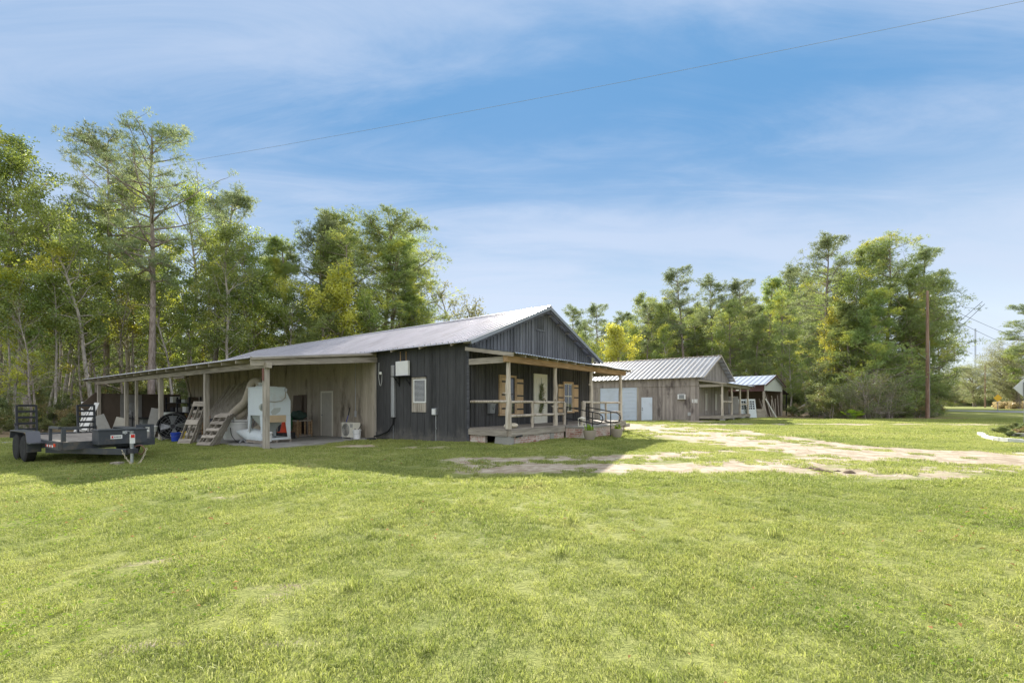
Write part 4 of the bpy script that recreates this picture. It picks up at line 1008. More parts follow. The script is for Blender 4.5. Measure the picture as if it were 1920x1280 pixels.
# far-off wood that closes the view between the trunks
def wood_collection():
    top = bpy.data.collections.new('far_wood_pieces')
    for v_ in ('broadB', 'broadC', 'pineA', 'slim', 'bare', 'pineC'):
        c = bpy.data.collections.new('far_'+v_); top.children.link(c)
        for me in VAR[v_][:2]:
            c.objects.link(bpy.data.objects.new('far_piece', me))
    return top
rg = np.random.default_rng(21); P_, S_ = [], []
def strip(n, pxa, pxb, ya, yb, s0, s1):
    for _ in range(n):
        Y_ = rg.uniform(ya, yb); x_ = (rg.uniform(pxa, pxb)-960)/F*Y_; P_.append((x_, Y_, G(x_, Y_))); S_.append(rg.uniform(s0, s1))
strip(150, -140, 500, 50, 95, .62, .9); strip(60, 470, 930, 72, 110, .62, .85); strip(45, 1040, 1240, 105, 140, 1.0, 1.3); strip(100, 1235, 1560, 98, 130, 1.2, 1.55); strip(34, 1500, 1745, 60, 100, .45, .62); strip(30, 1770, 2050, 190, 260, .6, .8)
scatter('far_wood', P_, S_, wood_collection(), 'far-off mixed wood closing the view behind the nearer trees', 'wood')
us = bpy.data.collections.new('under_pieces')
for v_ in ('shrubA', 'shrubB'):
    c = bpy.data.collections.new('under_'+v_); us.children.link(c)
    for me in VAR[v_][:2]: c.objects.link(bpy.data.objects.new('under_piece', me))
P_, S_ = [], []
strip(170, -140, 500, 40, 75, .6, 1.3); strip(60, 1040, 1745, 66, 95, .8, 1.6); strip(50, 1545, 1740, 48, 58, .8, 1.4); strip(70, 1765, 2000, 150, 200, 1.2, 2.2)
scatter('undergrowth', P_, S_, us, 'dark undergrowth filling the woods between the trunks', 'undergrowth')
st_ = hidden_collection('straw_tufts', [np_mesh('straw', *(lambda r: leaves(r, r.normal(size=(6, 3))*[.5, .5, .1]+[0, 0, .4], np.full(6, .5), 40, .35, 1.0))(np.random.default_rng(77)), ML['straw'])])
P_, S_ = [], []
strip(160, 1872, 2000, 84, 100, .8, 1.4)
scatter('tall_grass', P_, S_, st_, 'tall straw-coloured grass along the far side of the road', 'grass')
# ================================================================ UTILITY LINES
def pole(px, Y, base, top, label, r=.15, arms=()):
    x = (px-960)/F*Y; z0 = G(x, Y); zt = CAMZ+(756-top)/F*Y
    e = empty('utility_pole', (x, Y, z0), 0, label, 'utility pole')
    MB().tube([(0, 0, -.3), (0, 0, (zt-z0)*.5), (0, 0, zt-z0)], [r, r*.85, r*.62], 12).build('mast', MT['pole'], e, True)
    for (z, w_) in arms:
        a_ = MB().box(-w_/2, w_/2, -.06, .06, z-.06, z+.06).build('crossarm', MT['grey_x'], e)
        for k in (-.45, 0, .45): MB().lathe([(.0, 0), (.05, .01), (.04, .1), (0, .14)], 8, (k*w_, 0, z+.06)).build('insulator', MT['greysteel'], a_, True)
    return e
pl = pole(1739, 41, 778, 545, 'tall brown utility pole in front of the roadside clump', .155)
MB().tube([(-.2, -.1, 5.3), (-1.2, -.4, 5.8)], .02, 6).build('bracket', MT['galv'], pl)
MB().tube([(.18, 0, 0), (.18, 0, 7)], .035, 8).build('conduit', MT['greysteel'], pl)
pole(1847, 110, 765, 682, 'slim grey pole with crossarm beyond the road', .17, [(9.6, 2.6)])
pole(1777, 170, 764, 720, 'farthest short pole seen left of the oaks', .2, [(7.6, 3)])
def wire(pts, label, r=.02, sag=.0, name='power_line'):
    out_ = []
    for a, b in zip(pts[:-1], pts[1:]):
        a = Vector(a); b = Vector(b)
        for i in range(16):
            f = i/16; p = a.lerp(b, f); p.z -= sag*4*f*(1-f); out_.append(p)
    out_.append(Vector(pts[-1])); tag(MB().tube(out_, r, 5, False).build(name, MT['greysteel'] if r < .015 else MT['black']), label, 'power line')
wire([(-62, 32.5, 11.4), (-12.2, 18.0, 11.0), (12.3, 10.95, 11.0), (60, -3, 11.6)], 'thin cable crossing the whole sky above the house', .0045, .12)
p1 = PX(1740, 688, 41); p2 = PX(1847, 683, 110)
wire([p1, p2], 'slack lower cable from the brown pole to the slim far pole', .035, .6)
wire([PX(1740, 560, 41), PX(1926, 640, 95)], 'upper cable sloping right from the brown pole', .022, .2)
wire([PX(1740, 575, 41), PX(1926, 662, 95)], 'second cable below the upper one sloping right', .022, .2)
for a, b, lb in (((1700, 690), (1842, 565), 'steep cable behind the brown pole, upper of the pair'), ((1705, 705), (1846, 570), 'steep cable behind the brown pole, lower of the pair')):
    wire([PX(a[0], a[1], 75), PX(b[0], b[1], 40)], lb, .02, 0)
mx = PX(1829, 700, 400); e = empty('radio_mast', (mx.x, 400, 0), 0, 'very thin lattice radio mast far beyond the oaks', 'mast')
b = MB(); hh = (756-613)/F*400
for k in range(3): b.bar((.5*math.cos(k*2.09), .5*math.sin(k*2.09), 0), (.5*math.cos(k*2.09), .5*math.sin(k*2.09), hh), .12, .12)
for i in range(40):
    z = i*hh/40
    for k in range(3): b.bar((.5*math.cos(k*2.09), .5*math.sin(k*2.09), z), (.5*math.cos((k+1)*2.09), .5*math.sin((k+1)*2.09), z+hh/40), .08, .08)
b.build('lattice', MT['greysteel'], e)
for z_, x_ in ((5.0, .17), (5.3, .17), (11.0, .13)):
    MB().lathe([(0, -.09), (.06, -.08), (.04, 0), (.06, .08), (0, .09)], 10, (x_+.05, -.1, z_)).build('insulator', MT['white'], pl, True)
# signs
def sign(px, py, Y, size, mface, label, post_m, back=False):
    c = PX(px, py, Y); z0 = G(c.x, Y); e = empty('road_sign', (c.x, Y, z0), R(-8), label, 'sign'); h = c.z-z0; s = size/math.sqrt(2)
    b = MB().prism([(-s, h), (0, h-s), (s, h), (0, h+s)], 'y', -.012, .0); pn = b.build('sign_panel', mface, e, bevel=.004)
    MB().box(-.03, .03, .001 if not back else -.06, .05 if not back else -.013, -.2, h+s*.6).build('post', post_m, e)
    return e
sign(1920, 727, 27, .80, MT['galv'], 'silver back of a diamond sign cut by the right edge', MT['greysteel'], True)
sign(1871, 746, 62, .75, MT['ochre'], 'small yellow diamond sign by the far road', MT['greysteel'])
# house glimpsed far behind the oaks
for px_, w_, lb in ((1806, 9, 'low white house glimpsed left of the slim far pole'), (1832, 7, 'low white house glimpsed right of the slim far pole')):
    x_ = (px_-960)/F*175; e = empty('white_house', (x_, 178, G(x_, 178)), .1, lb, 'house')
    b = MB().box(-w_/2, w_/2, 0, 6, 0, 2.6).build('wall', MT['white'], e)
    MB().prism([(-.5, 2.6), (6.5, 2.6), (3, 4.2)], 'x', -w_/2-.4, w_/2+.4).build('roof', MT['greyp'], e)
    for q in (-.28, .02, .3): MB().box(q*w_, q*w_+1.0, -.03, 0, .9, 2.0).build('window', MT['glass'], e)
# garden bed at the right
pts = [GP(1836, 815), GP(1848, 822), GP(1868, 826), GP(1895, 829), GP(1935, 832), GP(1990, 834)]
b = MB(); rr2 = random.Random(4)
for (a, c) in zip(pts[:-1], pts[1:]):
    a = Vector(a); c = Vector(c); n = max(2, int((c-a).length/.18))
    for i in range(n):
        p = a.lerp(c, i/n); q = a.lerp(c, (i+1)/n); z = G(p.x, p.y)+rr2.uniform(.05, .08)
        b.bar((p.x, p.y+rr2.uniform(-.02, .02), z), (q.x, q.y, z), .13+rr2.uniform(0, .04), .12)
tag(b.build('bed_edging', MT['white']), 'white curved edging of the planted bed at the right', 'edging')
for i, (px_, py_, h_) in enumerate(((1880, 812, .34), (1900, 808, .45), (1918, 818, .4), (1895, 820, .25), (1935, 810, .5))):
    x_, y_ = GP(px_, py_); put_tree('shrubB', x_, y_, h_, ('low green plant at the left end of the white-edged bed', 'low green plant near the back of the white-edged bed', 'low green plant by the right edge of the photo in the bed', 'smallest plant beside the white edging', 'bed plant half outside the right edge')[i], 'plant', 'plants in the white-edged bed', 'bed_plant', i*1.1, 1.9)
x_, y_ = GP(1908, 819)
tag(MB().box(-.3, .3, -.12, .12, 0, .16).build('stone_block', MT['concrete'], None, False, (x_, y_, G(x_, y_)), .03), 'grey stone block lying in the white-edged bed', 'stone')
# clods of turned soil beside the wheel track
for i, (px_, py_, s_) in enumerate(((1535, 882, .09), (1552, 885, .07), (1570, 883, .05), (1592, 886, .08), (1520, 878, .06))):
    x_, y_ = GP(px_, py_); r = random.Random(i); b = MB()
    b.lathe([(0, 0), (s_*1.1, .01), (s_, s_*.35), (s_*.5, s_*.6), (0, s_*.65)], 9)
    b.v = [(v[0]*r.uniform(.8, 1.4), v[1]*r.uniform(.8, 1.2), v[2]*r.uniform(.8, 1.2)) for v in b.v]
    if 'soil' not in MT: MT['soil'] = m_plain('soil', (.17,.12,.08), .95, 0, .5, 14)
    tag(b.build('soil_clod', MT['soil'], None, True, (x_, y_, G(x_, y_)-.01)), 'brown clod of turned soil beside the tan wheel track', 'soil', 'clods of soil by the track')

# ================================================================ PORCH THINGS
def planter(x, y, r_, h_, label, seed):
    e = empty('planter', (x, y, G(x, y)), 0, label, 'planter', 'planters at the porch steps')
    MB().lathe([(0, 0), (r_*.62, 0), (r_*.9, h_*.45), (r_, h_*.85), (r_*1.03, h_), (r_*.93, h_), (r_*.9, h_*.9), (0, h_*.88)], 24).build('pot', MT['taupe'], e, True)
    r = random.Random(seed); b = MB()
    for i in range(46):
        a = r.uniform(0, 6.28); el = r.uniform(.5, 1.4); L = r.uniform(.14, .36); q = r.uniform(0, r_*.6); a2 = r.uniform(0, 6.28)
        p = Vector((q*math.cos(a2), q*math.sin(a2), h_*.88)); d = Vector((math.cos(a)*math.cos(el), math.sin(a)*math.cos(el), math.sin(el)))
        sdv = d.cross(Vector((0, 0, 1))).normalized()*.022; mid = p+d*L*.6
        b.add([p-sdv*.3, mid-sdv, p+d*L-Vector((0, 0, .05)), mid+sdv, p+sdv*.3], [(0, 1, 2, 3, 4)])
    b.build('plant', ML['palm'], e)
planter(2.79, 16.35, .235, .36, 'round taupe planter in front of the porch handrails', 1)
planter(4.15, 18.0, .235, .36, 'round taupe planter at the right side of the porch handrails', 2)
p = HW(.42, -1.5, .5); e = empty('sack', p, TH+.1, 'pale stuffed sack lying on the porch beside the corner post', 'sack')
b = MB(); vs = []; nu, nv = 14, 10
for i in range(nu+1):
    u = -1+2*i/nu; w_ = .17*(1-abs(u)**3.2)+.012; hh = .095*(1-abs(u)**2.2)+.006
    for k in range(nv):
        a = 2*math.pi*k/nv; vs.append((u*.36, w_*math.cos(a)*(1+.05*math.sin(5*u)), .09+hh*math.sin(a)*(1 if math.sin(a) > 0 else .85)-.012*math.cos(u*4)))
fs = [(i*nv+k, i*nv+(k+1)%nv, (i+1)*nv+(k+1)%nv, (i+1)*nv+k) for i in range(nu) for k in range(nv)]+[tuple(range(nv))[::-1], tuple(nu*nv+k for k in range(nv))]
b.add(vs, fs).build('bag', MT['sack'], e, True)
for u in (-.36, .36): MB().box(u-.02 if u < 0 else u-.005, u+.005 if u < 0 else u+.02, -.05, .05, .06, .11).build('tied_end', MT['sack'], e)
p = HW(3.72, -2.38, .455); e = empty('lantern', p, TH, 'small cream lantern standing on the brick landing', 'lantern')
MB().box(-.11, .11, -.11, .11, 0, .03).build('base', MT['cream'], e)
for a in (-.095, .095):
    for c_ in (-.095, .095): MB().box(a-.012, a+.012, c_-.012, c_+.012, .03, .3).build('post', MT['cream'], e)
MB().add([(-.12,-.12,.3),(.12,-.12,.3),(.12,.12,.3),(-.12,.12,.3),(0,0,.38)], [(3,2,1,0),(0,1,4),(1,2,4),(2,3,4),(3,0,4)]).build('cap', MT['cream'], e)
MB().lathe([(0, .03), (.04, .03), (.04, .18), (0, .19)], 12).build('candle', MT['sack'], e, True)
p = HW(1.08, -.02, 0); e = empty('mailbox', p, TH, 'grey metal box with sloping lid hung on the dark porch wall', 'mailbox')
b = MB().prism([(-.02, .95), (-.14, .98), (-.17, 1.30), (-.02, 1.33)], 'x', -.15, .13); b.build('body', MT['greysteel'], e)
MB().bar((-.01, -.02, 1.345), (-.01, -.2, 1.30), .31, .02).build('lid', MT['galv'], e); MB().tube([(-.05, -.18, 1.2), (-.03, -.2, 1.1), (.05, -.18, 1.22)], .006, 5).build('handle', MT['black'], e)
# wreath: swag of evergreen with straw bow hung on the door
p = HW(4.42, -.06, 0); e = empty('door_swag', p, TH, 'hanging green and straw swag on the cream front door', 'wreath')
r = np.random.default_rng(9); cen = np.array([[.0+.05*math.sin(i), -.04, 2.05-i*.1] for i in range(12)])
V_, F_ = needles(r, cen, np.full(12, .10), 14, .13, .012, 7, 1.0); o_ = bpy.data.objects.new('greenery', np_mesh('greenery', V_, F_, ML['shrub'])); COL.objects.link(o_); o_.parent = e
b = MB()
for i, (x_, z_) in enumerate(((.06, 1.95), (.10, 1.82), (.07, 1.68), (.10, 1.52), (.04, 1.42))): b.lathe([(0, -.06), (.05, -.04), (.06, 0), (.04, .05), (0, .06)], 8, (x_, -.11, z_))
b.build('bow', MT['sack'], e, True); MB().tube([(0, -.02, 2.42), (0, -.03, 2.1)], .006, 5).build('hanger', MT['black'], e)

# ================================================================ CARPORT THINGS
def smooth_path(p, n=4):
    p = [Vector(x) for x in p]; o_ = []
    for i in range(len(p)-1):
        a = p[max(i-1, 0)]; b_ = p[i]; c = p[i+1]; d = p[min(i+2, len(p)-1)]
        for k in range(n):
            t_ = k/n; o_.append(.5*((2*b_)+(c-a)*t_+(2*a-5*b_+4*c-d)*t_*t_+(3*b_-a-3*c+d)*t_**3))
    return o_+[p[-1]]
def FZ(t, s): return HG(t, s, .05)   # on the slab
def at_px(px, out_):                 # s on the long axis for a pixel column and an outward distance
    k = (px-960)/F; x0 = HC.x-.6*out_; y0 = HC.y-.8*out_
    return (x0-k*y0)/(.8+.6*k)
def make_pallet(nsl, wsl):
    e = empty('pallet', (0, 0, 0), 0)
    for k in range(3): MB().box(k*.51-.02+.02, k*.51+.04, 0, 1.2, .02, .11).build('stringer', MT['grey_y'], e)
    for k in range(nsl):
        y_ = k*(1.2-wsl)/(nsl-1); MB().box(0, 1.08, y_, y_+wsl, .11, .13).build('slat', MT['grey_x'], e)
    for k in range(3): MB().box(0, 1.08, .0+k*.545, .0+k*.545+.1, .0, .02).build('slat', MT['grey_x'], e)
    return e
pal3, pal5 = make_pallet(3, .14), make_pallet(5, .105); fresh = {pal3, pal5}
def pallet(x, y, z, rz, tilt, label, scl=(1, 1, 1), src=None):
    src = src or pal5
    if src in fresh: fresh.remove(src); o_ = src
    else: o_ = copy_tree(src)
    o_.location = (x, y, z); o_.rotation_euler = Euler((tilt, 0, rz)); o_.scale = scl
    return tag(o_, label, 'pallet', 'wooden pallets')
def lean_pallet(px, Y, label, tilt, scl, rz=-.2, src=None):
    x_ = (px-960)/F*Y; return pallet(x_, Y, G(x_, Y)-.02, rz, R(tilt), label, scl, src)
lean_pallet(337, 18.4, 'tall open grey pallet leaning on the carport post beside the blue bucket', 66, (.56, 1.55, 1), src=pal3)
lean_pallet(347, 18.9, 'dark pallet leaning just behind the tall open one', 70, (.56, 1.2, 1), -.3)
lean_pallet(372, 17.1, 'shorter grey pallet leaning left of the blast cabinet, front of its stack', 52, (.55, 1.16, 1))
lean_pallet(379, 17.35, 'second pallet of the stack leaning left of the blast cabinet', 54, (.55, 1.18, 1))
lean_pallet(386, 17.6, 'third and rearmost pallet of the stack left of the blast cabinet', 57, (.55, 1.18, 1))
# blast cabinet (profile faces -y')
cs, co = 7.05, 3.70
q = FZ(-co, cs)
e = empty('blast_cabinet', q, TH, 'large pale blue-white blast cabinet with hopper, behind the nearest carport post', 'machine')
w_, l_ = 1.07, 1.2; z0, z1, zh = .16, 2.12, 1.06
b = MB().prism([(0, zh), (w_, zh), (w_, 1.62), (w_-.22, z1), (0, z1)], 'y', 0, l_); body = b.build('cabinet_body', MT['cab'], e, bevel=.012)
b = MB()
for yy in (0.0, l_-.03):
    b.prism([(0, zh-.001), (.0, z0), (.07, z0), (.17, zh-.001)], 'y', yy, yy+.03); b.prism([(w_, zh-.001), (w_, z0), (w_-.1, z0), (w_-.24, zh-.001)], 'y', yy, yy+.03)
b.prism([(0.03, zh-.001), (0.03, z0), (.1, z0), (.2, zh-.001)], 'x', 0, .03); b.prism([(l_-.03, zh-.001), (l_-.03, z0), (l_-.1, z0), (l_-.2, zh-.001)], 'x', 0, .03)
b.build('leg_panel', MT['cab'], e)
b = MB()
for a in ((0, 0, w_, 0), (0, l_, w_, l_)): b.box(a[0], a[2], a[1]-.03, a[1]+.03, z0-.04, z0+.04)
b.box(-.03, .03, .03, l_-.03, z0-.04, z0+.04); b.box(w_-.03, w_+.03, .03, l_-.03, z0-.04, z0+.04); b.build('base_frame', MT['cab'], e)
cx_, cy_ = w_/2, l_/2
b = MB().add([(.05, .05, zh), (w_-.05, .05, zh), (w_-.05, l_-.05, zh), (.05, l_-.05, zh), (cx_-.08, cy_-.08, .38), (cx_+.08, cy_-.08, .38), (cx_+.08, cy_+.08, .38), (cx_-.08, cy_+.08, .38)],
     [(0, 1, 5, 4), (1, 2, 6, 5), (2, 3, 7, 6), (3, 0, 4, 7), (4, 5, 6, 7)]); b.lathe([(.09, 0), (.09, .2)], 12, (cx_, cy_, .2)); b.build('hopper', MT['cab2'], e)
MB().box(.06, .88, -.018, -.002, .80, 1.07).build('front_panel', MT['ply'], e)
MB().box(-.02, w_-.2, -.02, l_+.02, z1+.001, z1+.03).build('lid', MT['cab'], e); MB().box(.1, .6, .1, .5, z1+.03, z1+.05).build('lid_plate', MT['white'], e)
MB().lathe([(.15, 0), (.15, .03), (.11, .05), (.11, 0)], 16, m=Matrix.Translation((.02, -.0, 1.38)) @ Matrix.Rotation(R(90), 4, 'X')).build('arm_port', MT['cab2'], body, True)
b = MB().prism([(.36, 1.08), (.30, 1.2), (.42, 1.34), (.68, 1.36), (.66, 1.22), (.5, 1.1)], 'y', -.008, -.001); b.build('label_plate', MT['cab2'], body)
MB().box(.82, .90, -.06, -.001, 1.98, 2.1).build('junction_box', MT['galv'], body); MB().tube([(.86, -.04, 1.98), (.84, -.05, 1.75), (.7, -.05, 1.62), (.45, -.04, 1.58), (.2, -.03, 1.6)], .015, 6).build('conduit', MT['duct'], body, True)
b = MB().lathe([(0, 0), (.24, .0), (.24, .05), (.16, .08), (.16, .18), (0, .18)], 20, (.35, .72, z1+.03)); b.build('duct_collar', MT['cab2'], e, True)
qp = FZ(-co, cs); pp = pallet(0, 0, 0, TH, 0, 'grey pallet lying flat under the blast cabinet', (1.05, 1.08, 1)); pp.location = HW(-co-.03, cs-.03, qp.z+.0)
e.location.z += 0
# dust collector beside it: drum with lying cone and two ducts
q = FZ(-3.15, 9.15)
e2 = empty('dust_collector', q, TH, 'off-white dust collector with lying cone and thick tan ducts, left of the blast cabinet', 'machine')
inv2 = (Matrix.Translation(e2.location) @ Matrix.Rotation(TH, 4, 'Z')).inverted()
def E2(px, py, Y): return inv2 @ PX(px, py, Y)
dc = E2(447, 800, 18.7)
MB().lathe([(0, .1), (.5, .1), (.53, .16), (.53, .72), (.56, .73), (.56, .80), (0, .82)], 28, (dc.x, dc.y, 0)).build('drum', MT['white'], e2, True)
mm = Matrix.Translation((.15, -1.55, .62)) @ Matrix.Rotation(R(100), 4, 'Y') @ Matrix.Rotation(0, 4, 'X')
cdir = (E2(500, 822, 17.9)-E2(443, 807, 18.0)).normalized()
MB().lathe([(0, 0), (.05, .03), (.27, .62), (.29, .68), (.29, 1.3), (0, 1.3)], 24, m=Matrix.Translation(E2(443, 808, 18.0)) @ cdir.to_track_quat('Z', 'Y').to_matrix().to_4x4()).build('cone', MT['cab'], e2, True)
for a in ((443, 836), (470, 837)): MB().bar(E2(456, 822, 18), E2(a[0], a[1]-1, 17.8), .05, .05).build('stand', MT['galv'], e2)
MB().box(dc.x-.3, dc.x+.3, dc.y-.35, dc.y+.35, .82, .9).build('lid', MT['white'], e2)
for x in (-.28, .24): MB().box(dc.x+x, dc.x+x+.05, dc.y-.3, dc.y-.24, .9, 1.0).build('latch', MT['white'], e2)
def L2(dx, s_, z): return (dx, s_, z)
d1 = [E2(431, 796, 18.6), E2(433, 780, 18.6), E2(444, 768, 18.5), E2(459, 754, 18.3), E2(466, 738, 18.2), E2(472, 720, 18.1), E2(480, 714, 18.1), E2(487, 719, 18.1), E2(486, 729, 18.1), E2(484, 737, 18.1)]
MB().tube(smooth_path(d1), .15, 14).build('duct', MT['duct'], e2, True)
d3 = [E2(441, 782, 18.8), E2(449, 780, 18.7), E2(458, 772, 18.7), E2(468, 757, 18.7), E2(476, 742, 18.7)]
MB().tube(smooth_path(d3), .14, 14).build('duct', MT['duct'], e2, True)
MB().tube(smooth_path([E2(432, 800, 18.2), E2(434, 815, 18), E2(442, 826, 17.9), E2(452, 833, 17.8)]), .014, 6).build('hose', MT['black'], e2, True)
# cone, buckets
def bucket(x, y, z, m, label, r_=.15, h_=.36, tilt=0):
    e_ = empty('bucket', (x, y, z), 0, label, 'bucket', 'plastic buckets'); 
    MB().lathe([(0, 0), (r_*.85, 0), (r_, h_*.86), (r_*1.06, h_*.86), (r_*1.07, h_), (r_*.98, h_), (r_*.83, .02), (0, .02)], 20).build('pail', m, e_, True)
    MB().tube([(r_*math.cos(a)*1.06, -r_*math.sin(a)*.9-.02, h_*.82-math.sin(a)*h_*.28) for a in [i*math.pi/10 for i in range(11)]], .004, 5).build('handle', MT['greysteel'], e_)
    return e_
def slabz(x, y):
    return G(x, y)+.05
def onpx(px, Y): return ((px-960)/F*Y, Y)
x_, y_ = onpx(330, 20.0); bucket(x_, y_, G(x_, y_)+.03, MT['blueb'], 'blue bucket in front of the round black fan', .19, .38)
x_, y_ = onpx(347, 20.6); bucket(x_, y_, G(x_, y_)+.03, MT['yellowb'], 'yellow and white bucket behind the tall leaning pallet', .17, .38)
x_, y_ = onpx(357, 20.9); bucket(x_, y_, G(x_, y_)+.03, MT['white'], 'white bucket behind the tall leaning pallet', .16, .38)
x_, y_ = onpx(501, 16.0); bucket(x_, y_, G(x_, y_)+.2, MT['white'], 'white bucket partly hidden behind the nearest carport post', .16, .34)
p = HW(-.62, 5.62, 0); bucket(p.x, p.y, G(p.x, p.y)+.05, MT['white'], 'white bucket standing beside the outdoor condenser unit', .16, .38)
x_, y_ = onpx(284, 19.3); bucket(x_, y_, G(x_, y_)+.5, MT['white'], 'white tub seen between the trailer box and the black fan', .2, .22)
q = FZ(-1.9, 7.35); e_ = empty('traffic_cone', (*onpx(533, 19.6), 0), 0, 'orange traffic cone hanging behind the cabinet hopper', 'traffic cone'); e_.location.z = G(*e_.location.xy)+.05+.3
MB().lathe([(.19, 0), (.17, .03), (.05, .62), (.03, .63), (0, .62)], 20).build('cone', MT['orange'], e_, True); MB().box(-.2, .2, -.2, .2, -.03, 0).build('base', MT['orange'], e_)
b = MB().box(-.35, .35, -.25, .25, 0, .27); tag(b.build('storage_box', MT['blackish'], None, False, (e_.location.x, e_.location.y+.02, e_.location.z-.305), .01), 'black box under the orange traffic cone', 'box')
# drum fan
x_, y_ = onpx(326, 20.9); e_ = empty('drum_fan', (x_, y_, G(x_, y_)+.03), R(28), 'large round black drum fan standing behind the blue bucket', 'fan')
mr = Matrix.Translation((0, 0, .62)) @ Matrix.Rotation(R(90), 4, 'X')
MB().lathe([(.56, -.25), (.6, -.25), (.6, .3), (.56, .3), (.56, -.25)], 32, m=mr).build('drum', MT['black'], e_, True)
b = MB()
for rr_ in (.12, .24, .36, .48, .56): b.tube([mr @ Vector((rr_*math.cos(a), rr_*math.sin(a), .27)) for a in [i*math.pi/14 for i in range(29)]], .007, 4, False)
for i in range(12): a = i*math.pi/6; b.tube([mr @ Vector((.08*math.cos(a), .08*math.sin(a), .27)), mr @ Vector((.57*math.cos(a), .57*math.sin(a), .27))], .007, 4)
b.build('grille', MT['greysteel'], e_)
b = MB()
for i in range(4):
    a = i*math.pi/2; b.add([mr @ Vector(v) for v in ((.06*math.cos(a), .06*math.sin(a), .1), (.5*math.cos(a-.3), .5*math.sin(a-.3), .04), (.5*math.cos(a+.35), .5*math.sin(a+.35), .16), (.06*math.cos(a+1), .06*math.sin(a+1), .1))], [(0, 1, 2, 3)])
b.build('blade', MT['greysteel'], e_); MB().lathe([(0, .0), (.1, .0), (.1, .22), (0, .22)], 14, m=mr).build('motor', MT['blackish'], e_, True)
for sx_ in (-1, 1): MB().tube([(sx_*.4, -.3, 0), (sx_*.4, .3, 0)], .025, 8).build('foot', MT['greysteel'], e_); MB().tube([(sx_*.4, 0, 0), (sx_*.5, 0, .4)], .025, 8).build('strut', MT['greysteel'], e_)
# outdoor condenser
q = FZ(-.55, 6.15); e_ = empty('condenser_unit', q, TH, 'white outdoor condenser with round fan grille against the bare wall', 'air conditioner')
# faces outward (-x')
MB().box(-.17, .17, -.42, .42, .07, .68).build('casing', MT['cream'], e_, bevel=.012)
mr = Matrix.Translation((-.17, .12, .38)) @ Matrix.Rotation(R(-90), 4, 'Y')
MB().lathe([(0, .002), (.235, .002), (.25, .012), (.27, .002)], 28, m=mr).build('fan_opening', MT['greysteel'], e_, True)
b = MB()
for rr_ in (.05, .09, .13, .17, .21, .245): b.tube([mr @ Vector((rr_*math.cos(a), rr_*math.sin(a), .02)) for a in [i*math.pi/14 for i in range(29)]], .005, 4, False)
b.build('grille', MT['cream'], e_)
for a in (-.32, .3): MB().box(-.2, .2, a-.04, a+.04, .0, .07).build('foot', MT['galv'], e_)
b = MB()
for i in range(4): b.box(-.173, -.17, -.38, -.2, .5+i*.035, .52+i*.035)
b.build('badge_slots', MT['greysteel'], e_); MB().tube(smooth_path([(-.1, -.44, .45), (-.12, -.5, .35), (0, -.52, .4), (.2, -.45, .6)]), .014, 6).build('cable', MT['black'], e_, True)
q = FZ(-.12, 6.75+.75); e_ = empty('scraper', (*onpx(652.5, 18.95), 0), TH, 'blue-handled scraper leaning behind the condenser unit', 'tool'); e_.location = HW(-.16, 7.0, FZ(-.16, 7.0).z)
MB().tube([(-.28, 0, 0), (-.05, -.15, .98)], .014, 8).build('shaft', MT['blueb'], e_); MB().tube([(-.052, -.149, .97), (.0, -.19, 1.3)], .022, 8).build('handle', MT['black'], e_); MB().box(-.35, -.2, -.13, .13, .0, .02).build('blade', MT['greysteel'], e_)
# slatted crate with cloth
q = FZ(-.75, 10.0); e_ = empty('slatted_crate', q, TH, 'brown slatted crate left of the carport door', 'crate')
for y_ in (-.55, .55): 
    for x in (-.32, .32): MB().box(x-.03, x+.03, y_-.04, y_+.04, 0, .78).build('post', MT['brown_x'], e_)
for y_ in [-.42+i*.12 for i in range(8)]: MB().box(-.34, -.32, y_-.02, y_+.02, .08, .74).build('slat', MT['brown_x'], e_)
for x in (-.2, 0, .2): MB().box(x-.03, x+.03, -.58, -.56, .08, .74).build('slat', MT['brown_x'], e_)
for z in (.04, .72): MB().box(-.36, -.30, -.56, .56, z, z+.06).build('rail', MT['grey_y'], e_); MB().box(-.3, .3, -.6, -.56, z, z+.06).build('rail', MT['grey_y'], e_); MB().box(.3, .36, -.56, .56, z, z+.06).build('rail', MT['grey_y'], e_)
r = np.random.default_rng(3)
def heap(nm, c, rx, ry, rz, m, lb, cat, seed):
    rr_ = random.Random(seed); b = MB(); nu, nv = 12, 16; vs = []
    for i in range(nu+1):
        th = math.pi*i/nu
        for k in range(nv):
            a = 2*math.pi*k/nv; j = 1+.16*math.sin(a*3+th*4+seed)+.08*math.sin(a*7+seed*2); vs.append((c[0]+rx*math.sin(th)*math.cos(a)*j, c[1]+ry*math.sin(th)*math.sin(a)*j, c[2]+rz*math.cos(th)*j))
    fs = [(i*nv+k, (i+1)*nv+k, (i+1)*nv+(k+1)%nv, i*nv+(k+1)%nv) for i in range(nu) for k in range(nv)]
    o_ = b.add(vs, fs).build(nm, m, None, True); return tag(o_, lb, cat)
p = HW(-.8, 9.9, q.z+.98); heap('netting_bundle', p, .34, .3, .2, MT['teal'], 'dark green bundle of netting heaped on the slatted crate', 'netting', 1)
p = HW(-1.12, 9.95, q.z+.66); heap('green_cloth', p, .06, .2, .34, MT['rope'], 'bright green cloth hanging down the front of the slatted crate', 'cloth', 2)
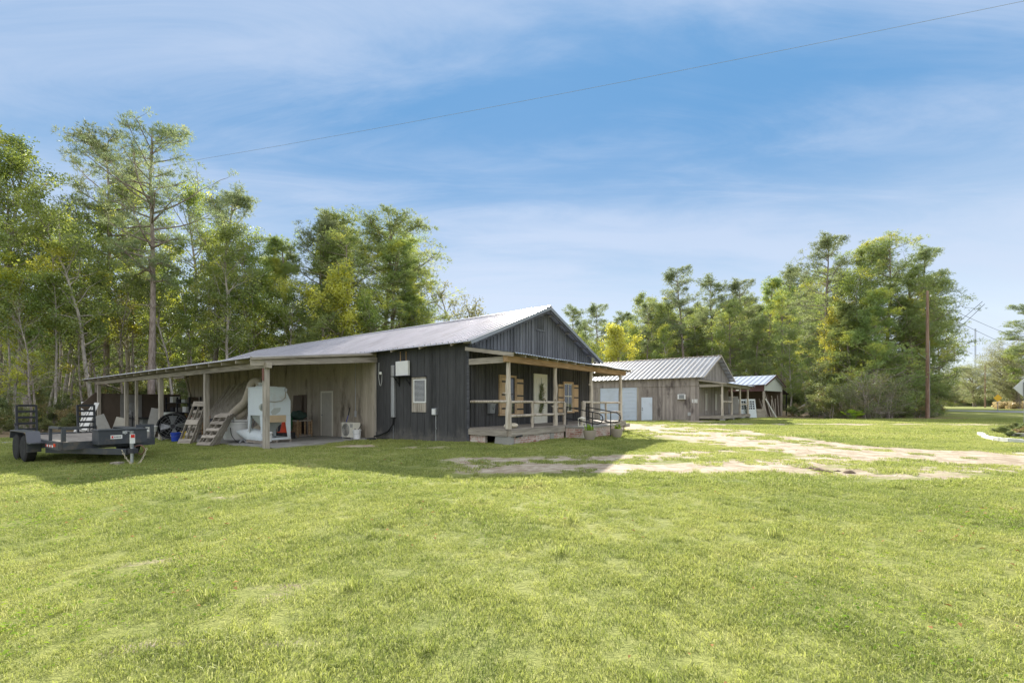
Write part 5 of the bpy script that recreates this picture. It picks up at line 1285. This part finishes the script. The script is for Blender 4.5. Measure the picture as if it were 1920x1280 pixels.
# leaning brown door panel and low dark box
e_ = tag(MB().box(-.03, .03, -.42, .42, 0, 1.95).build('door_slab', MT['brownp'], None, False, HW(-.2, 11.3, FZ(-.2, 11.3).z)), 'dark brown door slab standing against the bare wall', 'door slab'); e_.rotation_euler = (0, R(4), TH)
for i in range(4): 
    s_ = MB().box(-.045, -.031, -.34, .34, .15+i*.45, .45+i*.45).build('inset', MT['brownp'], e_)
e_ = tag(MB().box(-.3, .3, -.45, .45, 0, .55).build('storage_box', MT['blackish'], None, False, HW(-.6, 11.2, FZ(-.6, 11.2).z), .02), 'dark box on the slab left of the slatted crate', 'box'); e_.rotation_euler.z = TH
# tall planks leaning in the corner
for i in range(7):
    s_ = 17.2+i*.55; p0 = HW(-2.0+.1*i, s_, FZ(-2, s_).z); p1 = HW(-.12, s_-2.2+.12*i, 2.75-.06*i)
    tag(MB().bar(p0, p1, .16, .035, (.3, .5, .2)).build('plank', MT['grey_z']), 'long grey plank leaning on the bare wall behind the tall pallet', 'plank', 'planks leaning on the bare wall')
# workbench, shelves, clutter
def table(nm, t_, s_, w_, l_, h_, m, label):
    q = FZ(t_, s_); e_ = empty(nm, q, TH, label, nm.replace('_', ' '))
    MB().box(-w_/2, w_/2, -l_/2, l_/2, h_-.05, h_).build('table_top', m, e_)
    for a in (-1, 1):
        for c_ in (-1, 1): MB().box(a*(w_/2-.06)-.035, a*(w_/2-.06)+.035, c_*(l_/2-.06)-.035, c_*(l_/2-.06)+.035, 0, h_-.05).build('leg', m, e_)
    MB().box(-w_/2+.1, w_/2-.1, -l_/2+.1, l_/2-.1, .2, .23).build('shelf', m, e_); return e_
table('work_bench', -2.6, at_px(352, 2.6), .8, 2.2, .8, MT['brown_x'], 'low wooden bench behind the tall leaning pallet')
table('work_table', -2.6, at_px(250, 2.6)-.8, .8, 2.6, .85, MT['blackish'], 'dark work table in the far end of the carport')
def box_thing(nm, t_, s_, w_, l_, h_, m, label, cat, dz=0, detail=None, rz=0):
    q = FZ(t_, s_); e_ = empty(nm, (q.x, q.y, q.z+dz), TH+rz, label, cat)
    MB().box(-w_/2, w_/2, -l_/2, l_/2, 0, h_).build('body', m, e_, bevel=.015)
    if detail:
        for (a, b_, z0_, z1_, mm_, n2) in detail: MB().box(-w_/2-.012, -w_/2-.001, a*l_, b_*l_, z0_*h_, z1_*h_).build(n2, MT[mm_], e_)
    return e_
sb = at_px(277, 1.2); box_thing('metal_cabinet', -1.3, sb, .6, 1.2, 1.75, MT['beige'], 'beige metal cabinet with a white notice at the far end of the carport', 'cabinet', 0, [(-.42, .42, .08, .95, 'greyp', 'door'), (-.12, .06, .35, .45, 'white', 'notice')])
box_thing('machine_housing', -1.4, sb-3.0, .8, 1.3, 1.3, MT['blackish'], 'squat dark machine between the beige cabinet and the black fan', 'machine', 0, [(-.3, .1, .6, .8, 'greyp', 'panel'), (.2, .4, .3, .5, 'white', 'notice')])
box_thing('machine_housing', -1.2, sb-5.4, .7, 1.5, 1.15, MT['blackish'], 'dark machine with pale dials left of the leaning planks', 'machine', 0, [(-.3, -.05, .5, .75, 'beige', 'dial'), (.1, .22, .4, .7, 'greyp', 'dial')])
box_thing('steel_drum_box', -2.2, sb-3.6, .6, .6, .75, MT['cab2'], 'grey-blue box beside the round black fan', 'box', 0, [(-.3, .3, .3, .6, 'greysteel', 'panel')])
b = MB(); e_ = empty('storage_rack', FZ(-.9, 24.2), TH, 'dark storage rack along the carport wall near its far end', 'rack')
for y_ in (-2.1, 0, 2.1):
    for x in (-.3, .3): MB().box(x-.04, x+.04, y_-.04, y_+.04, 0, 2.1).build('post', MT['blackish'], e_)
for z in (.5, 1.1, 1.7): MB().box(-.34, .34, -2.14, 2.14, z, z+.04).build('shelf', MT['blackish'], e_)
rr3 = random.Random(12); cm_ = ['greyp', 'blackish', 'beige', 'brownp', 'cab2', 'blackish', 'white']
for k in range(12):
    z = (.54, 1.14, 1.74)[k % 3]; y_ = -1.9+(k//3)*1.05+rr3.uniform(-.1, .1); q = HW(-.9-.05, 24.2+y_, FZ(-.9, 24.2).z+z)
    row = ('bottom', 'middle', 'top')[k % 3]; colm = ('nearest', 'second', 'third', 'farthest')[k//3]
    o_ = tag(MB().box(-.2, .2, -rr3.uniform(.2, .38), rr3.uniform(.2, .38), 0, rr3.uniform(.2, .42)).build('carton', MT[cm_[(k*5) % 7]], None, False, q, .01), f'{colm} carton on the {row} shelf of the dark storage rack', 'carton', 'cartons on the storage rack'); o_.rotation_euler.z = TH
# pedestal fan
q = HW(-2.9, 20.6, 0); x_, y_ = onpx(248, 26.5); e_ = empty('pedestal_fan', (x_, y_, G(x_, y_)+.05), R(30), 'tall round pedestal fan between the two carport posts', 'fan')
MB().lathe([(0, 0), (.25, 0), (.24, .05), (.03, .08), (.025, 1.2), (0, 1.2)], 14).build('stand', MT['black'], e_, True)
mr = Matrix.Translation((0, 0, 1.35)) @ Matrix.Rotation(R(90), 4, 'X'); b = MB()
for rr_ in (.1, .2, .3, .36): b.tube([mr @ Vector((rr_*math.cos(a), rr_*math.sin(a), .08-.1*rr_)) for a in [i*math.pi/12 for i in range(25)]], .008, 4, False)
for i in range(16): a = i*math.pi/8; b.tube([mr @ Vector((.03*math.cos(a), .03*math.sin(a), .08)), mr @ Vector((.36*math.cos(a), .36*math.sin(a), .04))], .006, 4)
b.build('cage', MT['greysteel'], e_)
b = MB()
for i in range(3): a = i*2.09; b.add([mr @ Vector(v) for v in ((.03*math.cos(a), .03*math.sin(a), .02), (.32*math.cos(a-.35), .32*math.sin(a-.35), .0), (.32*math.cos(a+.35), .32*math.sin(a+.35), .05))], [(0, 1, 2)])
b.build('blade', MT['greyp'], e_)
# panels and boards by the far corner post
for i, (px_, Y_, w_, h_, tl, m_, lb) in enumerate(((202, 24.5, .5, 1.2, -22, 'greyp', 'grey sheet leaning in front of the brown end wall'), (216, 25, .45, 1.0, 14, 'beige', 'beige offcut board leaning beside the grey sheet'), (280, 22.5, .4, 1.5, 9, 'greyp', 'tall grey board with a hole beside the beige cabinet'), (294, 22.8, .4, 1.1, 20, 'brownp', 'brown board leaning against the third carport post'))):
    x_, y_ = onpx(px_, Y_); o_ = tag(MB().box(-w_/2, w_/2, -.02, .02, 0, h_).build('board', MT[m_], None, False, (x_, y_, G(x_, y_)+.03)), lb, 'board'); o_.rotation_euler = (R(-8), R(tl), R(25))
for i in range(5):
    a = PX(142+i*4, 810-i, 26.5-i*.1); c_ = PX(166+i*4, 771-i*4, 27+i*.1); a.z = max(a.z, G(a.x, a.y))
    tag(MB().bar(a, c_, .22, .03, (.4, -.6, .6)).build('white_board', MT['white'] if i % 2 == 0 else MT['greyp']), ('front', 'second', 'third', 'fourth', 'rearmost')[i]+' long board leaning left of the far corner post', 'board', 'boards leaning at the far corner')
b = MB().bar(PX(155, 766, 28.5), PX(186, 740, 29.2), .1, .5, (0, 0, 1)); tag(b.build('lean_to_sheet', MT['brownp']), 'dark sloping sheet shading the boards left of the carport corner', 'sheet')
e_ = empty('board_stack', HW(-4.6, 28.3, G(*HW(-4.6, 28.3).xy)), TH, 'pale boards stacked upright beside the far corner post', 'board stack')
for i in range(5): MB().box(-.4+i*.16, -.3+i*.16, -.3+i*.02, .4, 0, 1.9-.12*i).build('board', MT['white' if i < 3 else 'beige'], e_)
tag(MB().box(-.02, .02, -.5, .5, 0, .6).build('steel_offcut', MT['galv'], None, False, HW(-3.6, 19.5, FZ(-3.6, 19.5).z)), 'bright steel offcut behind the trailer box', 'sheet').rotation_euler = (0, R(12), TH)
# scrap by the dark wall foot
for i, (t_, s_, l_) in enumerate(((-.5, 5.2, .5), (-.75, 4.6, .35), (-.35, 4.4, .4))):
    q = HG(t_, s_, .04); tag(MB().bar(q, q+Vector((l_*.8, -.2, .05)), .07, .07).build('scrap_wood', MT['blackish']), ('longest', 'outermost', 'shortest')[i]+' dark piece of scrap wood at the foot of the dark wall', 'scrap', 'scrap wood at the wall foot')
# more of the heaped workshop gear
def drum_thing(px, Y, r_, h_, m_, label, cat='barrel'):
    x_, y_ = onpx(px, Y); e_ = empty('barrel', (x_, y_, G(x_, y_)+.05), 0, label, cat)
    MB().lathe([(0, 0), (r_, 0), (r_, h_*.32), (r_*1.03, h_*.34), (r_, h_*.36), (r_, h_*.64), (r_*1.03, h_*.66), (r_, h_*.68), (r_, h_), (r_*.94, h_), (r_*.93, h_-.03), (0, h_-.03)], 24).build('body', m_, e_, True)
    MB().lathe([(.03, 0), (.03, .02), (0, .02)], 8, (r_*.5, 0, h_-.03)).build('bung', MT['galv'], e_)
drum_thing(404, 21.5, .29, .88, MT['blackish'], 'black barrel behind the stack of leaning pallets')
drum_thing(421, 22.3, .3, .9, MT['steel_sheet'], 'dark grey barrel between the black barrel and the dust collector')
drum_thing(316, 24.5, .3, 1.2, MT['cab2'], 'tall grey barrel left of the black drum fan')
e_ = empty('welding_cart', (*onpx(372, 22.5), 0), TH, 'orange-framed cart seen between the pallets and the carport wall', 'cart'); e_.location.z = G(*e_.location.xy)+.05
MT['rust'] = m_plain('rusty_orange', (.32,.12,.05), .7)
for a in (-.4, .4):
    MB().tube([(a, -.3, .1), (a, -.3, 1.0), (a, .3, 1.0), (a, .3, .1)], .018, 6).build('frame', MT['rust'], e_)
for z in (.25, .65): MB().box(-.42, .42, -.3, .3, z, z+.04).build('shelf', MT['brown_x'], e_)
for a in (-.4, .4):
    for c_ in (-.3, .3): MB().lathe([(0, -.025), (.09, -.025), (.1, 0), (.09, .025), (0, .025)], 14, m=Matrix.Translation((a, c_, .1)) @ Matrix.Rotation(R(90), 4, 'Y')).build('wheel', MT['tyre'], e_, True)
q = HW(-.03, 13.2, 1.2); b = MB()
for k in range(4): b.tube([q+Vector((-.6*(.02+.03*k), -.8*(.02+.03*k), 0))+Vector((-.8, .6, 0))*(.26+.01*k)*math.cos(a)+Vector((0, 0, .26+.01*k))*math.sin(a) for a in [i*math.pi/12 for i in range(25)]], .016, 6, False)
tag(b.build('hose_coil', MT['black'], None, True), 'black hose coil hung on the bare wall behind the blast cabinet', 'hose')
for i in range(2):
    p_ = HW(-.9, 12.6+i*.85, 0); p_.z = G(p_.x, p_.y)+.05
    o_ = tag(MB().lathe([(0, 0), (.28, 0), (.36, .12), (.34, .34), (.2, .46), (.1, .5), (.14, .56), (0, .57)], 16).build('sack', MT['sack'], None, True, p_), ('nearer', 'farther')[i]+' full pale sack on the slab behind the blast cabinet', 'sack', 'sacks on the slab'); o_.rotation_euler = (.05, .04, i)
e_ = empty('step_ladder', HW(-.25, 14.6, FZ(-.25, 14.6).z), TH, 'metal ladder leaning on the bare wall between the carport posts', 'ladder')
for y_ in (-.2, .2): MB().bar((-.75, y_, 0), (.18, y_, 2.6), .03, .07).build('rail', MT['galv'], e_)
for k in range(8): f = (k+.7)/8.4; MB().bar((-.75+.93*f, -.19, 2.6*f), (-.75+.93*f, .19, 2.6*f), .035, .03).build('rung', MT['galv'], e_)

# barn / shed stored things
for i, (px_, Y_, w_, h_, lb) in enumerate(((1377, 42.5, 1.1, 2.0, 'grey door stored under the barn porch end'), (1394, 42.8, .9, 1.75, 'white paned door leaning left of the white cupboard'), (1410, 42.6, .95, 1.75, 'white paned sash leaning on the lumber shed'))):
    x_ = (px_-960)/F*Y_; e_ = empty('stored_door', (x_, Y_, G(x_, Y_)), R(8), lb, 'door'); e_.rotation_euler.x = R(-8)
    MB().box(-w_/2, w_/2, -.03, .03, 0, h_).build('panel', MT['greyp' if i == 0 else 'cab'], e_)
    if i:
        for a in range(3):
            for c_ in range(4): MB().box(-w_/2+.1+a*(w_-.2)/3+.03, -w_/2+.1+(a+1)*(w_-.2)/3-.03, -.036, -.031, h_*.45+c_*h_*.12, h_*.45+(c_+1)*h_*.12-.04).build('pane', MT['glass'], e_)
for i in range(16):
    rl = random.Random(i+50); s_ = rl.uniform(.3, 5.5); h_ = rl.uniform(1.6, 2.7); s_ = .35+i*.34; a = W3(s_, rl.uniform(-.1, .3), 0); c_ = W3(s_+rl.uniform(-.45, .45), rl.uniform(.3, .7), h_)
    a.z = G(a.x, a.y)
    tag(MB().bar(a, c_, .14, .03, (.5, -.8, 0)).build('plank', MT['grey_z' if i % 3 else 'brownp']), 'rough board stored upright under the pale shed gable', 'plank', 'boards stored upright in the shed')
for i in range(2):
    a = W3(-.1+.25*i, -.4, .0); a.z = G(a.x, a.y); c_ = W3(-1.0+.25*i, .1, 2.1); a2 = W3(.7+.2*i, -.8, 0); a2.z = G(a2.x, a2.y)
    tag(MB().bar(a2, W3(-.1+.1*i, -.1, 1.9), .12, .03).build('white_board', MT['white']), ('left', 'right')[i]+' white board leaning on the shed corner post', 'board', 'white boards at the shed corner')
for k in range(6):
    q = PX(1421, 780, 43.5)+Vector((0, 0, 0)); q.z = G(q.x, q.y)+k*.13
    o_ = tag(MB().box(-.48, .48, -.5, .5, 0, .11).build('timber_layer', MT['grey_x'], None, False, q), ('bottom', 'second', 'third', 'fourth', 'fifth', 'top')[k]+' layer of the low timber stack left of the shed corner', 'timber', 'low timber stack'); o_.rotation_euler.z = T3-R(45)+.1*k*(-1)**k*.3
for i in range(5):
    rl = random.Random(i+9); a = W3(6.6+i*.5, -.6, 0); a.z = G(a.x, a.y)+.1+.12*i; c_ = a+Vector((rl.uniform(1.4, 2.4), rl.uniform(.2, 1.2), rl.uniform(.2, .9)))
    tag(MB().bar(a, c_, .12, .05).build('plank', MT['grey_x']), 'loose weathered plank heaped right of the lumber shed', 'plank', 'planks heaped right of the shed')

# ================================================================ TRAILER
fd = Vector((.84, -.54, 0)).normalized(); A_ = Vector((-13.3, 14.0, 0)); A_.z = G(-13.3, 14.0)
TR = empty('flatbed_trailer', A_, math.atan2(fd.y, fd.x), 'dark grey tandem-axle flatbed trailer with upright rear ramps and front tool box', 'trailer')
DZ = .60
MB().box(-2.1, 2.5, -.95, .95, DZ-.03, DZ+.02).build('deck', MT['deck'], TR)
b = MB()
for y_ in (-1.0, 1.0): b.box(-2.15, 2.55, y_-.04, y_+.04, DZ-.18, DZ+.03)
for x in (-2.15, 2.55): b.box(x-.04, x+.04, -.96, .96, DZ-.18, DZ+.02)
for i in range(7): b.box(-1.8+i*.65, -1.74+i*.65, -.96, .96, DZ-.15, DZ-.031)
b.build('frame', MT['trailer'], TR)
b = MB()
for y_ in (-.96, .96):
    b.bar((1.2, y_, DZ-.25), (4.0, y_*.05, DZ-.22), .09, .15)
b.build('tongue', MT['trailer'], TR)
MB().bar((3.9, 0, DZ-.2), (4.35, 0, DZ-.18), .12, .12).build('coupler', MT['blackish'], TR)
jk = MB().tube([(4.12, .0, -.02), (4.12, .0, .5)], .035, 10); jk.box(4.02, 4.22, -.1, .1, -.03, -.01); jk = jk.build('tongue_jack', MT['galv'], TR)
MB().tube([(4.12, 0, .5), (4.12, 0, .92)], .045, 10).build('tube', MT['greysteel'], jk); MB().box(4.13, 4.17, -.05, .05, .6, .84).build('label_plate', MT['white'], jk); MB().box(4.172, 4.176, -.04, .04, .75, .83).build('warning_mark', MT['red'], jk)
MB().tube([(4.12, 0, .9), (4.12, -.12, .93), (4.12, -.14, .84)], .014, 6).build('crank_handle', MT['greysteel'], jk)
# safety chains
b = MB(); pts_ = []
for i in range(25):
    f = i/24; pts_.append(Vector((4.28+.06*math.sin(f*3.1), -.26+.52*f, .48-.42*math.sin(f*math.pi)**.8)))
for i in range(24):
    c_ = (pts_[i]+pts_[i+1])/2; d = (pts_[i+1]-pts_[i]).normalized(); u_ = d.cross(Vector((1, 0, 0))).normalized() if i % 2 else Vector((1, 0, 0))
    b.tube([c_+d*.026*math.cos(a)+u_*.017*math.sin(a) for a in [k*math.pi/5 for k in range(11)]], .0065, 5, False)
b.build('safety_chain', MT['sack'], TR, True)
MB().tube(smooth_path([(4.05, .06, .5), (4.15, .18, .54), (4.2, .24, .42), (4.12, .2, .3), (4.05, .1, .38)]), .012, 6).build('cable', MT['strap'], TR, True)
tb = MB().box(2.62, 3.12, -.40, .66, DZ-.07, DZ+.30); tb = tb.build('tool_box', MT['trailer'], TR, bevel=.012)
MB().box(2.60, 3.14, -.42, .68, DZ+.301, DZ+.335).build('lid', MT['trailer'], tb)
MB().box(3.121, 3.126, -.15, .1, DZ+.08, DZ+.18).build('label_plate', MT['white'], tb); MB().box(3.127, 3.130, -.13, -.09, DZ+.10, DZ+.16).build('label_mark', MT['red'], tb)
b = MB()
for k in range(5): b.box(3.127, 3.130, -.07+k*.03, -.052+k*.03, DZ+.115, DZ+.145)
b.build('lettering', MT['black'], tb); MB().box(3.121, 3.15, .1, .2, DZ+.21, DZ+.28).build('latch', MT['galv'], tb)
b = MB()
for y_ in (-.93, .98):
    s_ = -1 if y_ < 0 else 1
    b.box(2.45, 2.55, y_-.04, y_+.04, DZ+.03, DZ+.42)
b.box(2.46, 2.54, -.89, -.6, DZ+.34, DZ+.42); b.box(2.46, 2.54, .6, .94, DZ+.34, DZ+.42); b.box(1.6, 2.45, -1.02, -.96, DZ+.36, DZ+.42); b.box(1.6, 1.66, -1.02, -.96, DZ+.03, DZ+.36)
b.build('front_rail', MT['trailer'], TR)
def wheel(x, y_):
    side = -1 if y_ < 0 else 1
    m_ = Matrix.Translation((x, y_, .375)) @ Matrix.Rotation(R(90)*-side*-1, 4, 'X')
    pr = [(.20, -.10), (.33, -.11), (.372, -.085), (.378, 0), (.372, .085), (.33, .11), (.20, .10)]
    w_ = MB().lathe(pr, 32, m=m_).build('wheel', MT['tyre'], TR, True)
    MB().lathe([(0, -.02), (.06, -.05), (.07, -.08), (.10, -.07), (.17, -.05), (.19, -.09), (.205, -.095), (.205, .095), (0, .09)], 24, m=Matrix.Translation((x, y_, .375)) @ Matrix.Rotation(R(90) if side > 0 else R(-90), 4, 'X')).build('rim', MT['greysteel'], w_, True)
for x in (-.42, .42):
    for y_ in (-1.18, 1.18): wheel(x, y_)
for y_ in (-1.18, 1.18):
    b = MB(); w0 = .14
    prf = [(-.92, .62), (-.86, .86), (.86, .86), (1.02, .56), (.98, .56), (.83, .83), (-.83, .83), (-.88, .62)]
    b.prism([(a, z) for a, z in prf], 'y', y_-w0, y_+w0)
    fe = b.build('fender', MT['fender'], TR)
    MB().box(1.02, 1.35, y_-w0, y_+w0, .54, .57).build('step', MT['trailer'], fe); MB().box(.99, 1.02, y_-w0, y_+w0, .3, .56).build('flap', MT['trailer'], fe)
tp = MB()
for i in range(6):
    MB().box(1.45+i*.11, 1.45+(i+1)*.11, -1.047, -1.042, DZ-.13, DZ-.07).build('reflector', MT['red' if i % 2 == 0 else 'white'], TR)
MB().box(2.2, 2.32, -1.06, -1.042, DZ-.1, DZ-.02).build('marker_lamp', MT['orange'], TR)
for y_ in (-.72, .72):
    b = MB()
    for a in (-.22, .22): b.bar((-2.2, y_+a, DZ-.1), (-2.32, y_+a, DZ+.98), .05, .08)
    rp = b.build('ramp', MT['black'], TR)
    for i in range(6): MB().box(-2.31, -2.22, y_-.195, y_+.195, DZ-.02+i*.19, DZ+.05+i*.19).build('rung', MT['black'], rp)
b = MB(); b.box(-2.2, -2.1, -1.0, -.94, DZ, DZ+.4); b.bar((-2.2, -.98, DZ+.4), (-1.8, -.98, DZ+.03), .05, .05); b.build('ramp_spring', MT['blackish'], TR)
MB().box(-.05, .05, -1.05, 1.05, .33, .42).build('axle', MT['blackish'], TR)
tag(MB().box(-.11, .11, -.09, .09, -.02, .07).build('wheel_chock', MT['grey_x'], None, False, (A_.x+fd.x*4.0-.12, A_.y+fd.y*4.0-.25, G(A_.x+fd.x*4.0, A_.y+fd.y*4.0-.25))), 'small grey wood block beside the trailer jack foot', 'block')
# spare junk behind the trailer deck, on the grass
for i, (px_, Y_, l_) in enumerate(((95, 17.5, 1.0), (118, 17.8, .8))):
    x_, y_ = onpx(px_, Y_); e_ = empty('hand_cart', (x_, y_, G(x_, y_)), .3*i, ('black low hand cart behind the trailer fender', 'black low hand cart behind the trailer deck')[i], 'cart')
    MB().box(-l_/2, l_/2, -.3, .3, .35, .6).build('tray', MT['blackish'], e_, bevel=.03)
    for a in (-.3, .3):
        for c_ in (-.32, .32): MB().lathe([(0, -.04), (.15, -.04), (.17, 0), (.15, .04), (0, .04)], 14, m=Matrix.Translation((a, c_, .17)) @ Matrix.Rotation(R(90), 4, 'X')).build('wheel', MT['tyre'], e_, True)

# fallen leaves and low broad-leaved weeds over the lawn
LB = m_leaf('fallen_leaf', (.20,.11,.05), (.38,.24,.10), None, .15, gloss=0.0)
def leaf_piece(seed, n, s0):
    r = np.random.default_rng(seed); c_ = r.uniform(-.4, .4, (n, 3)); c_[:, 2] = r.uniform(.02, .045, n)
    a = r.uniform(0, 6.28, n); u = np.stack([np.cos(a), np.sin(a), r.uniform(-.3, .3, n)], 1); v = np.stack([-np.sin(a), np.cos(a), r.uniform(-.4, .4, n)], 1); s_ = r.uniform(.6, 1.3, (n, 1))*s0
    V = np.stack([c_-u*s_, c_+v*s_*.55+[0, 0, .008], c_+u*s_, c_-v*s_*.55+[0, 0, .008]], 1).reshape(-1, 3)
    return V, np.arange(n*4).reshape(-1, 4)
lc_ = hidden_collection('leaf_bits', [np_mesh('leaf_bits', *leaf_piece(i, 5, .022), LB) for i in range(4)])
Lp = grass_pts(1.4, 26, .7, 1.2, 1.0); Lp = Lp[rng.random(len(Lp)) < .22]
scatter('fallen_leaves', Lp, rng.uniform(.7, 1.4, len(Lp)), lc_, 'small brown fallen leaves dotted over the lawn', 'leaves')
wl_ = hidden_collection('weed_bits', [np_mesh('weed_bits', *leaf_piece(30+i, 34, .016), ML['palm']) for i in range(3)])
Wp = grass_pts(1.4, 12, .45, 1.2, 1.0); kk = np.sin(Wp[:, 0]*1.1+2)*np.sin(Wp[:, 1]*1.4)+rng.normal(0, .3, len(Wp)) > .55; Wp = Wp[kk]
scatter('lawn_weeds', Wp, rng.uniform(.6, 1.2, len(Wp)), wl_, 'flat broad-leaved weeds in patches of the near lawn', 'weeds')
